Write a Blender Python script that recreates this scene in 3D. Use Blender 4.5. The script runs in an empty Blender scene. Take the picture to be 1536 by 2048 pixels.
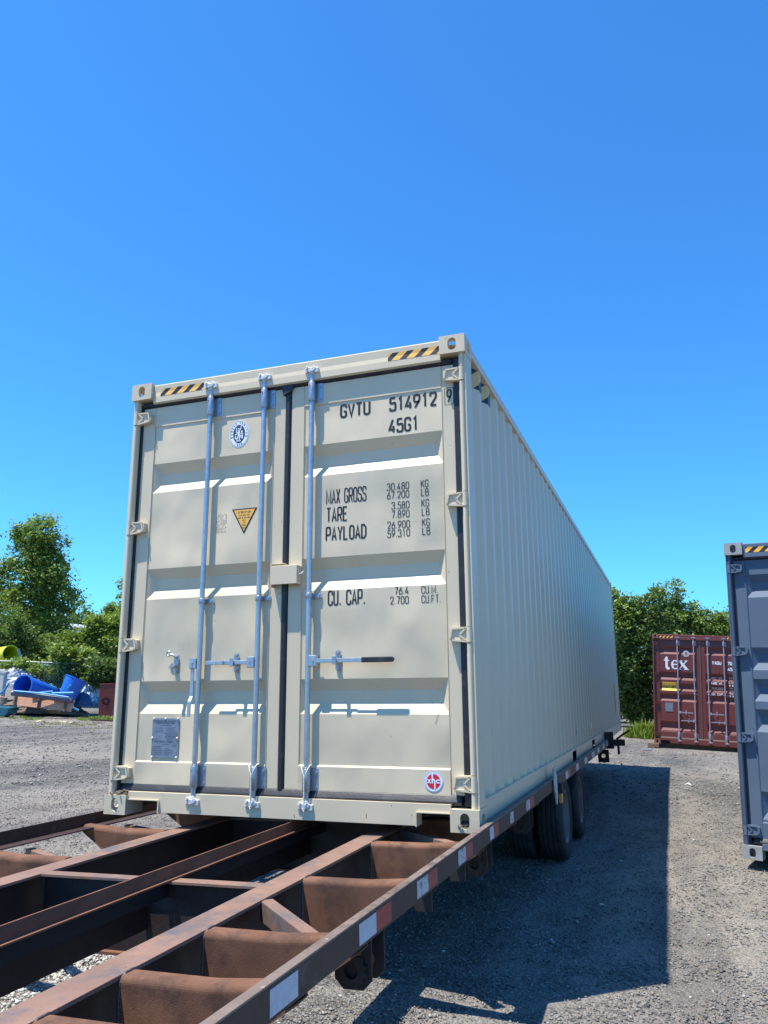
import bpy, bmesh, math, random
import numpy as np
from mathutils import Matrix, Vector
random.seed(7); RNG = np.random.default_rng(11)
S = bpy.context.scene
COL = S.collection

# ------------------------------------------------------------------ frame, camera, light
TILT = math.radians(2.4)          # the trailer leans a little to the left on the uneven yard
BASE_Z = 0.6646                   # height of the big container's lower left corner
W = Matrix.Rotation(-TILT, 4, 'Y'); W.translation = (0, 0, BASE_Z)   # container frame -> world
R0 = ((0.94105833, 0.3381828, -0.00645018), (-0.08155928, 0.20836484, -0.97464464), (-0.32826407, 0.91772353, 0.22366542))
CC = Vector((3.48036381, -4.39908783, 0.73548012))
FPX = 1579.468
cam = bpy.data.cameras.new('camera'); cam.sensor_fit = 'VERTICAL'; cam.sensor_height = 36; cam.lens = FPX / 2048 * 36
cam.clip_start = 0.05; cam.clip_end = 3000
camo = bpy.data.objects.new('camera', cam); COL.objects.link(camo)
M = Matrix(((R0[0][0], -R0[1][0], -R0[2][0], CC.x), (R0[0][1], -R0[1][1], -R0[2][1], CC.y), (R0[0][2], -R0[1][2], -R0[2][2], CC.z), (0, 0, 0, 1)))
camo.matrix_world = W @ M
S.camera = camo
CW = (W @ CC)
def at(px, py, depth):            # a point of the place, given where it is seen and how far off it stands
    v = Vector([sum(R0[k][i] * c for k, c in enumerate(((px - 768) / FPX, (py - 1024) / FPX, 1.0))) for i in range(3)]) * depth
    return CW + (W.to_3x3() @ v)

sun_d = (W.to_3x3() @ Vector((0.232, 0.23, -1.0))).normalized()
sun = bpy.data.lights.new('sun', 'SUN'); sun.energy = 5.0; sun.angle = math.radians(0.53); sun.color = (1.0, 0.94, 0.83)
suno = bpy.data.objects.new('sun', sun); COL.objects.link(suno)
suno.rotation_euler = sun_d.to_track_quat('-Z', 'Y').to_euler(); suno.location = (0, 0, 30)
world = bpy.data.worlds.new('World'); S.world = world; world.use_nodes = True
wn = world.node_tree.nodes; wl = world.node_tree.links
bg = wn['Background']; sky = wn.new('ShaderNodeTexSky'); sky.sky_type = 'NISHITA'; sky.sun_disc = False
sky.sun_elevation = math.asin(-sun_d.z); sky.sun_rotation = math.atan2(-sun_d.x, -sun_d.y)
sky.air_density = 1.0; sky.dust_density = 0.3; sky.ozone_density = 2.2
tint = wn.new('ShaderNodeMix'); tint.data_type = 'RGBA'; tint.blend_type = 'MULTIPLY'; tint.inputs[0].default_value = 1.0; tint.inputs[7].default_value = (0.42, 1.20, 1.90, 1)   # the deep clear blue of this day
wl.new(sky.outputs[0], tint.inputs[6]); wl.new(tint.outputs[2], bg.inputs[0]); bg.inputs[1].default_value = 0.086
S.view_settings.view_transform = 'Standard'; S.view_settings.look = 'None'; S.view_settings.gamma = 1
S.view_settings.use_curve_mapping = False; S.view_settings.exposure = 0.7
S.render.engine = 'CYCLES'
S.cycles.max_bounces = 6; S.cycles.diffuse_bounces = 3; S.cycles.glossy_bounces = 3

# ------------------------------------------------------------------ materials
MATS = {}
def mat(name, color, rough=0.6, metal=0.0, spec=0.5, var=0.0, vscale=6.0, bump=0.0, bscale=60.0, dent=0.0, dscale=3.0,
        dirt=None, dirt_amt=0.0, dirt_scale=4.0, dirt_edge=0.55, rvar=0.0, stretch=(1, 1, 1), trans=0.0, speck=None, speck_scale=120, speck_t=0.72):
    if name in MATS: return MATS[name]
    m = bpy.data.materials.new(name); m.use_nodes = True; MATS[name] = m
    nt = m.node_tree; N = nt.nodes; L = nt.links; b = N['Principled BSDF']
    b.inputs['Roughness'].default_value = rough; b.inputs['Metallic'].default_value = metal
    b.inputs['Specular IOR Level'].default_value = spec
    tc = N.new('ShaderNodeTexCoord'); mp = N.new('ShaderNodeMapping'); mp.inputs['Scale'].default_value = stretch
    L.new(tc.outputs['Object'], mp.inputs['Vector'])
    def noise(sc, det=6, rg=0.6):
        n = N.new('ShaderNodeTexNoise'); n.inputs['Scale'].default_value = sc; n.inputs['Detail'].default_value = det; n.inputs['Roughness'].default_value = rg
        L.new(mp.outputs[0], n.inputs['Vector']); return n
    def ramp(src, a, c):
        r = N.new('ShaderNodeMapRange'); r.inputs['From Min'].default_value = a; r.inputs['From Max'].default_value = c; r.clamp = True
        L.new(src, r.inputs['Value']); return r.outputs[0]
    def mix(fac, a, bcol, mode='MIX'):
        x = N.new('ShaderNodeMix'); x.data_type = 'RGBA'; x.blend_type = mode
        if isinstance(fac, float): x.inputs[0].default_value = fac
        else: L.new(fac, x.inputs[0])
        for i, v in ((6, a), (7, bcol)):
            if isinstance(v, tuple): x.inputs[i].default_value = (*v[:3], 1)
            else: L.new(v, x.inputs[i])
        return x.outputs[2]
    cur = tuple(color)
    if var:
        n = noise(vscale); f = ramp(n.outputs[0], 0.3, 0.7)
        cur = mix(f, tuple(c * (1 - var) for c in color), tuple(min(1, c * (1 + var)) for c in color))
    if dirt:
        n = noise(dirt_scale, 9, 0.68); f0 = ramp(n.outputs[0], dirt_edge, dirt_edge + 0.14)
        mm = N.new('ShaderNodeMath'); mm.operation = 'MULTIPLY'; mm.inputs[1].default_value = dirt_amt; L.new(f0, mm.inputs[0])
        cur = mix(mm.outputs[0], cur, dirt)
    if speck:
        n = noise(speck_scale, 3, 0.5); f = ramp(n.outputs[0], speck_t, speck_t + 0.05); cur = mix(f, cur, speck)
    if isinstance(cur, tuple): b.inputs['Base Color'].default_value = (*cur, 1)
    else: L.new(cur, b.inputs['Base Color'])
    if rvar:
        n = noise(vscale * 2); r = N.new('ShaderNodeMapRange'); r.inputs['To Min'].default_value = rough - rvar; r.inputs['To Max'].default_value = rough + rvar
        r.inputs['From Min'].default_value = 0.3; r.inputs['From Max'].default_value = 0.7
        L.new(n.outputs[0], r.inputs['Value']); L.new(r.outputs[0], b.inputs['Roughness'])
    prev = None
    if dent:
        n = noise(dscale, 1.5, 0.4); bp = N.new('ShaderNodeBump'); bp.inputs['Strength'].default_value = 1.0; bp.inputs['Distance'].default_value = dent
        L.new(n.outputs[0], bp.inputs['Height']); prev = bp
    if bump:
        n = noise(bscale, 5, 0.6); bp = N.new('ShaderNodeBump'); bp.inputs['Strength'].default_value = 1.0; bp.inputs['Distance'].default_value = bump
        L.new(n.outputs[0], bp.inputs['Height'])
        if prev: L.new(prev.outputs[0], bp.inputs['Normal'])
        prev = bp
    if prev: L.new(prev.outputs[0], b.inputs['Normal'])
    if trans:
        t = N.new('ShaderNodeBsdfTranslucent'); ms = N.new('ShaderNodeMixShader'); ms.inputs[0].default_value = trans
        if isinstance(cur, tuple): t.inputs[0].default_value = (*cur, 1)
        else:
            g = mix(1.0, cur, (1.0, 1.0, 0.45), 'MULTIPLY'); L.new(g, t.inputs[0])
        out = [n for n in N if n.type == 'OUTPUT_MATERIAL'][0]
        L.new(b.outputs[0], ms.inputs[1]); L.new(t.outputs[0], ms.inputs[2]); L.new(ms.outputs[0], out.inputs[0])
    return m

TAN = (0.645, 0.54, 0.375)
m_tan = mat('tan_paint', TAN, 0.42, var=0.035, vscale=1.6, bump=0.0007, bscale=240, rvar=0.05, dirt=(0.33, 0.29, 0.22), dirt_amt=0.22, dirt_scale=2.2, dirt_edge=0.58, speck=(0.17, 0.12, 0.09), speck_scale=40, speck_t=0.74)
m_tan_door = mat('tan_door_paint', TAN, 0.40, var=0.03, vscale=1.4, bump=0.0006, bscale=240, dent=0.06, dscale=2.1, dirt=(0.36, 0.33, 0.26), dirt_amt=0.20, dirt_scale=3.0, dirt_edge=0.60, stretch=(1.3, 1, 0.8), speck=(0.2, 0.15, 0.1), speck_scale=36, speck_t=0.75)
m_tan_side = mat('tan_side_paint', (0.625, 0.52, 0.37), 0.38, dent=0.02, dscale=1.3, var=0.03, vscale=0.9, bump=0.0005, bscale=200, dirt=(0.30, 0.28, 0.24), dirt_amt=0.2, dirt_scale=1.2, dirt_edge=0.56, stretch=(1, 1, 0.35))
m_tan_worn = mat('tan_paint_worn', (0.62, 0.52, 0.36), 0.5, var=0.06, vscale=9, bump=0.0012, bscale=120, dirt=(0.20, 0.14, 0.10), dirt_amt=0.75, dirt_scale=14, dirt_edge=0.62)
m_gal = mat('galvanised_steel', (0.47, 0.50, 0.53), 0.40, 0.85, var=0.12, vscale=24, bump=0.0004, bscale=160, rvar=0.1, dirt=(0.75, 0.75, 0.74), dirt_amt=0.3, dirt_scale=9)
m_gald = mat('dull_zinc_steel', (0.40, 0.42, 0.46), 0.42, 0.8, var=0.15, vscale=30, bump=0.0006, bscale=150, rvar=0.1)
m_cam = mat('cast_cam_steel', (0.62, 0.62, 0.60), 0.5, 0.25, var=0.15, vscale=40, bump=0.002, bscale=70, dirt=(0.25, 0.19, 0.13), dirt_amt=0.6, dirt_scale=22, dirt_edge=0.58)
m_rub = mat('black_rubber', (0.016, 0.017, 0.022), 0.45, var=0.2, vscale=12, bump=0.001, bscale=80, dirt=(0.12, 0.11, 0.10), dirt_amt=0.3, dirt_scale=6)
m_ink = mat('black_lettering', (0.013, 0.013, 0.016), 0.5)
m_inkg = mat('faded_print', (0.10, 0.11, 0.13), 0.6)
m_white = mat('white_vinyl', (0.80, 0.84, 0.90), 0.35)
m_dslate = mat('slate_vinyl', (0.045, 0.06, 0.075), 0.4)
m_redv = mat('red_vinyl', (0.62, 0.02, 0.04), 0.35)
m_bluev = mat('blue_line_vinyl', (0.10, 0.25, 0.45), 0.4)
m_orange = mat('orange_vinyl', (0.88, 0.47, 0.09), 0.4)
m_yellow = mat('yellow_vinyl', (0.85, 0.52, 0.06), 0.4, var=0.08, vscale=30)
m_plate = mat('stamped_plate_metal', (0.27, 0.30, 0.36), 0.42, 0.6, var=0.12, vscale=30, bump=0.001, bscale=240)
m_rust = mat('rusty_steel', (0.165, 0.080, 0.048), 0.85, 0.0, spec=0.25, var=0.30, vscale=5, bump=0.0009, bscale=260, dirt=(0.065, 0.038, 0.028), dirt_amt=0.75, dirt_scale=6, dirt_edge=0.48, speck=(0.19, 0.10, 0.06), speck_scale=150, speck_t=0.66)
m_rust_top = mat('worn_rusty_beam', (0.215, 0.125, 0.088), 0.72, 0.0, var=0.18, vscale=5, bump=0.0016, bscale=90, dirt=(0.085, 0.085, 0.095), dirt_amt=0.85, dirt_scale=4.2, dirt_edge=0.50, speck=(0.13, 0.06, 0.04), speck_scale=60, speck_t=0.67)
m_rail = mat('worn_side_rail', (0.045, 0.025, 0.022), 0.55, 0.1, var=0.25, vscale=9, bump=0.0018, bscale=70, dirt=(0.12, 0.095, 0.085), dirt_amt=0.6, dirt_scale=11, dirt_edge=0.58)
m_web = mat('shade_dark_steel', (0.020, 0.013, 0.013), 0.6, 0.0, var=0.25, vscale=8, bump=0.0016, bscale=90)  # near-black: the shade inside the trailer frame is put into the colour
m_tape_w = mat('white_reflective_tape', (0.48, 0.50, 0.54), 0.45, var=0.12, vscale=40, dirt=(0.2, 0.15, 0.13), dirt_amt=0.6, dirt_scale=26, dirt_edge=0.6)
m_tape_r = mat('red_reflective_tape', (0.34, 0.035, 0.032), 0.4, var=0.15, vscale=30, dirt=(0.25, 0.16, 0.14), dirt_amt=0.6, dirt_scale=24, dirt_edge=0.6)
m_tape_wp = mat('peeling_white_tape', (0.46, 0.47, 0.49), 0.45, dirt=(0.07, 0.05, 0.045), dirt_amt=1.0, dirt_scale=30, dirt_edge=0.50)
m_tape_rp = mat('peeling_red_tape', (0.34, 0.045, 0.04), 0.45, dirt=(0.10, 0.06, 0.05), dirt_amt=1.0, dirt_scale=28, dirt_edge=0.52)
m_tyre = mat('tyre_rubber', (0.022, 0.022, 0.024), 0.78, var=0.2, vscale=10, bump=0.001, bscale=120, dirt=(0.10, 0.09, 0.08), dirt_amt=0.4, dirt_scale=7)
m_wheel = mat('grey_wheel_steel', (0.12, 0.12, 0.125), 0.5, var=0.15, vscale=12, dirt=(0.15, 0.10, 0.07), dirt_amt=0.6, dirt_scale=9)
m_amber = mat('amber_lens', (0.85, 0.30, 0.08), 0.25)
m_peelw = mat('peeling_white_paint', (0.52, 0.52, 0.49), 0.6, bump=0.003, bscale=40, dirt=(0.09, 0.06, 0.05), dirt_amt=0.9, dirt_scale=20, dirt_edge=0.52)
m_cord = mat('white_cord', (0.72, 0.68, 0.58), 0.8)
m_dirt = mat('clod_of_soil', (0.16, 0.125, 0.095), 0.95, var=0.3, vscale=40, bump=0.006, bscale=60)
m_wood = mat('weathered_timber', (0.20, 0.12, 0.075), 0.8, var=0.25, vscale=10, bump=0.002, bscale=40, stretch=(1, 6, 6))
RED = (0.150, 0.034, 0.028)
m_red = mat('maroon_paint', RED, 0.45, var=0.08, vscale=2.2, bump=0.0006, bscale=150, dirt=(0.13, 0.05, 0.035), dirt_amt=0.5, dirt_scale=2.8, dirt_edge=0.57, speck=(0.16, 0.075, 0.04), speck_scale=22, speck_t=0.70)
m_redrust = mat('maroon_rusty_paint', (0.23, 0.085, 0.055), 0.65, var=0.15, vscale=8, bump=0.001, bscale=80, dirt=(0.28, 0.17, 0.11), dirt_amt=0.7, dirt_scale=8)
m_redrod = mat('lilac_grey_rod_paint', (0.34, 0.29, 0.34), 0.5, 0.3, var=0.15, vscale=16)
m_redgask = mat('old_brown_gasket', (0.10, 0.065, 0.05), 0.7, var=0.2, vscale=12)
GREY = (0.098, 0.140, 0.200)
m_grey = mat('blue_grey_paint', GREY, 0.62, spec=0.25, var=0.05, vscale=2, bump=0.0005, bscale=160, dent=0.012, dscale=2.4, dirt=(0.10, 0.12, 0.16), dirt_amt=0.4, dirt_scale=3)
m_greypost = mat('blue_grey_post_paint', (0.070, 0.10, 0.155), 0.42, var=0.06, vscale=3, bump=0.0005, bscale=160)
m_greyworn = mat('scuffed_grey_casting', (0.30, 0.31, 0.31), 0.6, var=0.12, vscale=12, bump=0.001, bscale=90, dirt=(0.20, 0.11, 0.06), dirt_amt=0.7, dirt_scale=9, dirt_edge=0.6)

def hazard(name, black, yellow, per, duty, x0, z0, slope, axis='X'):
    m = bpy.data.materials.new(name); m.use_nodes = True; nt = m.node_tree; N = nt.nodes; L = nt.links
    b = N['Principled BSDF']; b.inputs['Roughness'].default_value = 0.4
    tc = N.new('ShaderNodeTexCoord'); sp = N.new('ShaderNodeSeparateXYZ'); L.new(tc.outputs['Object'], sp.inputs[0])
    def mth(op, a, c):
        q = N.new('ShaderNodeMath'); q.operation = op
        for i, v in enumerate((a, c)):
            if v is None: continue
            if isinstance(v, (int, float)): q.inputs[i].default_value = v
            else: L.new(v, q.inputs[i])
        return q.outputs[0]
    u = mth('SUBTRACT', sp.outputs[axis], x0); z = mth('SUBTRACT', sp.outputs['Z'], z0)
    u = mth('SUBTRACT', u, mth('MULTIPLY', z, slope)); u = mth('DIVIDE', mth('ADD', u, per * 40), per)
    k = mth('LESS_THAN', mth('FRACT', u, None), duty)
    x = N.new('ShaderNodeMix'); x.data_type = 'RGBA'; L.new(k, x.inputs[0]); x.inputs[6].default_value = (*yellow, 1); x.inputs[7].default_value = (*black, 1)
    L.new(x.outputs[2], b.inputs['Base Color']); return m
m_haz = hazard('hazard_stripe_vinyl', (0.014, 0.014, 0.018), (0.80, 0.44, 0.09), 0.1, 0.46, 0.21, 2.80, 1.0)
m_hazy = hazard('hazard_stripe_bright', (0.014, 0.014, 0.018), (0.80, 0.40, 0.04), 0.1, 0.5, 0.21, 2.80, 1.0)
m_hazs = hazard('hazard_stripe_side', (0.014, 0.014, 0.018), (0.62, 0.40, 0.12), 0.26, 0.5, 0.12, 2.68, 1.3, 'Y')

# ------------------------------------------------------------------ mesh helpers
class MB:
    def __init__(s): s.v = []; s.f = []; s.sm = []
    def add(s, vs, fs, smooth=False, M=None):
        o = len(s.v)
        if M is not None: vs = [tuple(M @ Vector(v)) for v in vs]
        s.v += [tuple(v) for v in vs]; s.f += [tuple(i + o for i in f) for f in fs]; s.sm += [smooth] * len(fs); return s
    def box(s, x0, x1, y0, y1, z0, z1, M=None):
        return s.add([(x0,y0,z0),(x1,y0,z0),(x1,y1,z0),(x0,y1,z0),(x0,y0,z1),(x1,y0,z1),(x1,y1,z1),(x0,y1,z1)],
                     [(0,3,2,1),(4,5,6,7),(0,1,5,4),(1,2,6,5),(2,3,7,6),(3,0,4,7)], M=M)
    def cyl(s, a, b, r, n=14, r2=None, caps=True, smooth=True):
        a = Vector(a); b = Vector(b); d = (b - a).normalized(); r2 = r if r2 is None else r2
        u = d.orthogonal().normalized(); w = d.cross(u)
        A = [a + (u * math.cos(t) + w * math.sin(t)) * r for t in [2 * math.pi * i / n for i in range(n)]]
        B = [b + (u * math.cos(t) + w * math.sin(t)) * r2 for t in [2 * math.pi * i / n for i in range(n)]]
        s.add(A + B, [(i, (i + 1) % n, n + (i + 1) % n, n + i) for i in range(n)], smooth)
        if caps: s.add(A, [tuple(range(n))[::-1]]); s.add(B, [tuple(range(n))])
        return s
    def tube(s, pts, r, n=8):
        pts = [Vector(p) for p in pts]; rings = []
        ref = None
        for i, p in enumerate(pts):
            d = ((pts[min(i + 1, len(pts) - 1)] - pts[max(i - 1, 0)])).normalized()
            if ref is None: ref = d.orthogonal().normalized()
            u = (ref - d * ref.dot(d)).normalized(); ref = u; w = d.cross(u)
            rr = r[i] if isinstance(r, (list, tuple)) else r
            rings.append([p + (u * math.cos(t) + w * math.sin(t)) * rr for t in [2 * math.pi * k / n for k in range(n)]])
        vs = [v for g in rings for v in g]; fs = []
        for i in range(len(rings) - 1):
            for k in range(n): fs.append((i * n + k, i * n + (k + 1) % n, (i + 1) * n + (k + 1) % n, (i + 1) * n + k))
        s.add(vs, fs, True); s.add(rings[0], [tuple(range(n))[::-1]]); s.add(rings[-1], [tuple(range(n))]); return s
    def prism(s, poly, lo, hi, axis='Y'):   # poly in the two other axes (in x,y,z order), extruded along axis
        def P(p, h): return {'X': (h, p[0], p[1]), 'Y': (p[0], h, p[1]), 'Z': (p[0], p[1], h)}[axis]
        n = len(poly); vs = [P(p, lo) for p in poly] + [P(p, hi) for p in poly]
        fs = [tuple(range(n)), tuple(range(2 * n - 1, n - 1, -1))] + [(i, n + i, n + (i + 1) % n, (i + 1) % n) for i in range(n)]
        return s.add(vs, fs)
    def sheet(s, prof, lo, hi, axis='X'):    # open profile extruded into a sheet
        n = len(prof)
        def P(p, h): return {'X': (h, p[0], p[1]), 'Z': (p[0], p[1], h), 'Y': (p[0], h, p[1])}[axis]
        return s.add([P(p, lo) for p in prof] + [P(p, hi) for p in prof], [(i, i + 1, n + i + 1, n + i) for i in range(n - 1)])
    def holed(s, w, h, t, rx, ry, M, n=20):  # plate w x h centred, thickness t, stadium hole
        hole = []
        for i in range(n):
            a = 2 * math.pi * (i + 0.5) / n; c, q = math.cos(a), math.sin(a)
            hole.append((rx * c, (ry - rx) * (1 if q > 0 else -1) + rx * q) if ry >= rx else ((rx - ry) * (1 if c > 0 else -1) + ry * c, ry * q))
        outer = []
        for i in range(n):
            a = 2 * math.pi * (i + 0.5) / n; c, q = math.cos(a), math.sin(a)
            k = min((w / 2) / abs(c) if abs(c) > 1e-6 else 9, (h / 2) / abs(q) if abs(q) > 1e-6 else 9); outer.append([c * k, q * k])
        for cx in (-1, 1):
            for cy in (-1, 1):
                j = min(range(n), key=lambda i: (outer[i][0] - cx * w / 2) ** 2 + (outer[i][1] - cy * h / 2) ** 2); outer[j] = [cx * w / 2, cy * h / 2]
        vs = [(x, y, 0) for x, y in hole] + [(x, y, 0) for x, y in outer] + [(x, y, -t) for x, y in hole] + [(x, y, -t) for x, y in outer]
        fs = []
        for i in range(n):
            j = (i + 1) % n
            fs += [(i, n + i, n + j, j), (2 * n + i, 2 * n + j, 3 * n + j, 3 * n + i), (i, j, 2 * n + j, 2 * n + i), (n + i, 3 * n + i, 3 * n + j, n + j)]
        return s.add(vs, fs, M=M)
    def mesh(s, name):
        me = bpy.data.meshes.new(name); me.from_pydata(s.v, [], s.f)
        if any(s.sm): me.polygons.foreach_set('use_smooth', s.sm)
        me.update(); return me
    def obj(s, name, m, parent=None, bevel=0, **kw):
        return link(name, s.mesh(name), m, parent, bevel, **kw)
def link(name, me, m, parent=None, bevel=0, loc=None, scale=None, rot=None):
    if m is not None and not me.materials: me.materials.append(m)
    o = bpy.data.objects.new(name, me); COL.objects.link(o)
    if parent is not None: o.parent = parent
    if loc is not None: o.location = loc
    if scale is not None: o.scale = scale
    if rot is not None: o.rotation_euler = rot
    if bevel:
        bm = bmesh.new(); bm.from_mesh(me); bmesh.ops.remove_doubles(bm, verts=bm.verts, dist=1e-6); bmesh.ops.recalc_face_normals(bm, faces=bm.faces); bm.to_mesh(me); bm.free()
        md = o.modifiers.new('bevel', 'BEVEL'); md.width = bevel; md.segments = 2; md.limit_method = 'ANGLE'; md.angle_limit = math.radians(40)
    return o
def tag(o, label=None, cat=None, group=None, kind=None):
    if label: o['label'] = label
    if cat: o['category'] = cat
    if group: o['group'] = group
    if kind: o['kind'] = kind
    return o
def empty(name, label, cat, mw=None, loc=None, group=None):
    o = bpy.data.objects.new(name, None); COL.objects.link(o); o.empty_display_size = 0.2
    if mw is not None: o.matrix_world = mw
    if loc is not None: o.location = loc
    return tag(o, label, cat, group)
def fast_mesh(name, V, F, smooth=False):
    V = np.asarray(V, np.float32); F = np.asarray(F, np.int32); k = F.shape[1]
    me = bpy.data.meshes.new(name); me.vertices.add(len(V)); me.vertices.foreach_set('co', V.ravel())
    me.loops.add(F.size); me.loops.foreach_set('vertex_index', F.ravel()); me.polygons.add(len(F))
    me.polygons.foreach_set('loop_start', np.arange(0, F.size, k, dtype=np.int32)); me.polygons.foreach_set('loop_total', np.full(len(F), k, np.int32))
    me.update(calc_edges=True); me.validate()
    return me

# ------------------------------------------------------------------ stroke lettering
def rr(pts, r, closed=False):
    if r <= 0: return pts
    out = []; n = len(pts)
    for i, p in enumerate(pts):
        if not closed and i in (0, n - 1): out.append(p); continue
        a = Vector(pts[(i - 1) % n]); b = Vector(p); c = Vector(pts[(i + 1) % n])
        ra = min(r, (a - b).length * 0.49); rc = min(r, (c - b).length * 0.49)
        A = b + (a - b).normalized() * ra; Cc = b + (c - b).normalized() * rc
        for t in (0, 0.33, 0.67, 1): out.append(tuple(A * (1 - t) ** 2 + b * 2 * t * (1 - t) + Cc * t * t))
    return out
O_ = [((0,0),(0,1),(.5,1),(.5,0)), .22, True]
GL = {
'A': [[((0,0),(.25,1),(.5,0)),0,0],[((.09,.3),(.41,.3)),0,0]],
'B': [[((.28,.53),(.44,.53),(.44,1),(0,1),(0,0),(.5,0),(.5,.53),(.02,.53)),.13,0]],
'C': [[((.5,.72),(.5,1),(0,1),(0,0),(.5,0),(.5,.28)),.22,0]],
'D': [[((0,0),(0,1),(.30,1),(.5,.80),(.5,.20),(.30,0)),0,1]],
'E': [[((.47,1),(0,1),(0,0),(.47,0)),0,0],[((.03,.52),(.4,.52)),0,0]],
'F': [[((.47,1),(0,1),(0,0)),0,0],[((.03,.5),(.4,.5)),0,0]],
'G': [[((.5,.74),(.5,1),(0,1),(0,0),(.5,0),(.5,.46),(.27,.46)),.2,0]],
'H': [[((0,0),(0,1)),0,0],[((.5,0),(.5,1)),0,0],[((.03,.5),(.47,.5)),0,0]],
'I': [[((.25,0),(.25,1)),0,0]],
'K': [[((0,0),(0,1)),0,0],[((.5,1),(.06,.45)),0,0],[((.17,.58),(.5,0)),0,0]],
'L': [[((0,1),(0,0),(.45,0)),0,0]],
'M': [[((0,0),(0,1),(.34,.12),(.68,1),(.68,0)),0,0]],
'N': [[((0,0),(0,1),(.5,0),(.5,1)),0,0]],
'O': [O_], 'Q': [O_],
'P': [[((0,0),(0,1),(.5,1),(.5,.42),(.03,.42)),.14,0]],
'R': [[((0,0),(0,1),(.5,1),(.5,.46),(.03,.46)),.14,0],[((.27,.44),(.5,0)),0,0]],
'S': [[((.5,.76),(.5,1),(0,1),(0,.56),(.5,.46),(.5,0),(0,0),(0,.24)),.17,0]],
'T': [[((0,1),(.5,1)),0,0],[((.25,0),(.25,.97)),0,0]],
'U': [[((0,1),(0,0),(.5,0),(.5,1)),.22,0]],
'V': [[((0,1),(.25,0),(.5,1)),0,0]],
'W': [[((0,1),(.14,0),(.29,.7),(.44,0),(.58,1)),0,0]],
'X': [[((0,0),(.5,1)),0,0],[((0,1),(.5,0)),0,0]],
'Y': [[((0,1),(.25,.45),(.5,1)),0,0],[((.25,.45),(.25,0)),0,0]],
'0': [O_], '1': [[((.1,.82),(.27,1),(.27,0)),0,0]],
'2': [[((0,.74),(0,1),(.5,1),(.5,.62),(0,0),(.52,0)),.16,0]],
'3': [[((0,.8),(0,1),(.48,1),(.48,.54),(.2,.54)),.17,0],[((.2,.53),(.5,.53),(.5,0),(0,0),(0,.22)),.17,0]],
'4': [[((.5,.22),(-.02,.22),(.32,1)),0,0],[((.37,0),(.37,.5)),0,0]],
'5': [[((.48,1),(.04,1),(.02,.56),(.5,.62),(.5,0),(0,0),(0,.22)),.13,0]],
'6': [[((.42,1),(0,.42),(0,0),(.5,0),(.5,.56),(.03,.56)),.17,0]],
'7': [[((0,1),(.5,1),(.2,0)),0,0]],
'8': [[((.03,.55),(.03,1),(.47,1),(.47,.55)),.2,1],[((0,0),(0,.54),(.5,.54),(.5,0)),.2,1]],
'9': [[((.08,0),(.5,.58),(.5,1),(0,1),(0,.44),(.47,.44)),.17,0]],
'.': [[((.06,.0),(.06,.10)),0,0]], '-': [[((0,.45),(.3,.45)),0,0]],
}
WID = {'I': .5, '1': .5, '.': .12, 'M': .68, 'W': .58, ' ': .35, '-': .3}
def ribbon(mb, pts, w, y, closed, F):
    n = len(pts); L_ = []; R_ = []
    P = [Vector(p) for p in pts]
    for i in range(n):
        a = P[(i - 1) % n] if (closed or i > 0) else None; c = P[(i + 1) % n] if (closed or i < n - 1) else None
        d1 = (P[i] - a).normalized() if a is not None else None; d2 = (c - P[i]).normalized() if c is not None else None
        if d1 is None: d1 = d2
        if d2 is None: d2 = d1
        t = d1 + d2
        t = t.normalized() if t.length > 1e-5 else d1
        nn = Vector((-t.y, t.x)); k = w / 2 / max(0.45, nn.dot(Vector((-d1.y, d1.x))))
        L_.append(F(P[i] + nn * k, y)); R_.append(F(P[i] - nn * k, y))
    m = n if closed else n - 1
    mb.add(L_ + R_, [(i, (i + 1) % n, n + (i + 1) % n, n + i) for i in range(m)])
def text_mb(mb, txt, x0, z0, h, width=None, bold=0.15, y=0.0, gap=0.24, F=None, rot=0.0):
    """strokes of txt with its lower left corner at x0,z0 on the plane y"""
    adv = 0; pos = []
    for ch in txt:
        pos.append(adv); adv += WID.get(ch, .5) + gap
    total = adv - gap + bold
    sx = (width / total) if width else h
    hh = h - bold * min(sx, h)
    cr, sr = math.cos(rot), math.sin(rot)
    ws = bold * min(sx * 1.15, h)
    def place(p, yy):
        u, v = p.x, p.y
        return (x0 + u * cr - v * sr, yy, z0 + u * sr + v * cr)
    G = F or place
    for ch, a in zip(txt, pos):
        for k, (pts, r, cl) in enumerate(GL.get(ch, [])):
            q = rr(list(pts), r, bool(cl))
            q = [((p[0] + a + bold / 2) * sx, p[1] * hh + ws / 2) for p in q]
            ribbon(mb, q, ws, y - 0.0004 * k, bool(cl), G)
    return mb
def ellipse(cx, cz, rx, rz, n=28): return [(cx + rx * math.cos(2 * math.pi * i / n), cz + rz * math.sin(2 * math.pi * i / n)) for i in range(n)]
def disc(mb, poly, y0, t=0.0008): return mb.prism(poly, y0 - t, y0, 'Y')
def ring(mb, cx, cz, rx, rz, w, y): 
    ribbon(mb, ellipse(cx, cz, rx, rz), w, y, True, lambda p, yy: (p.x, yy, p.y)); return mb

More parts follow.
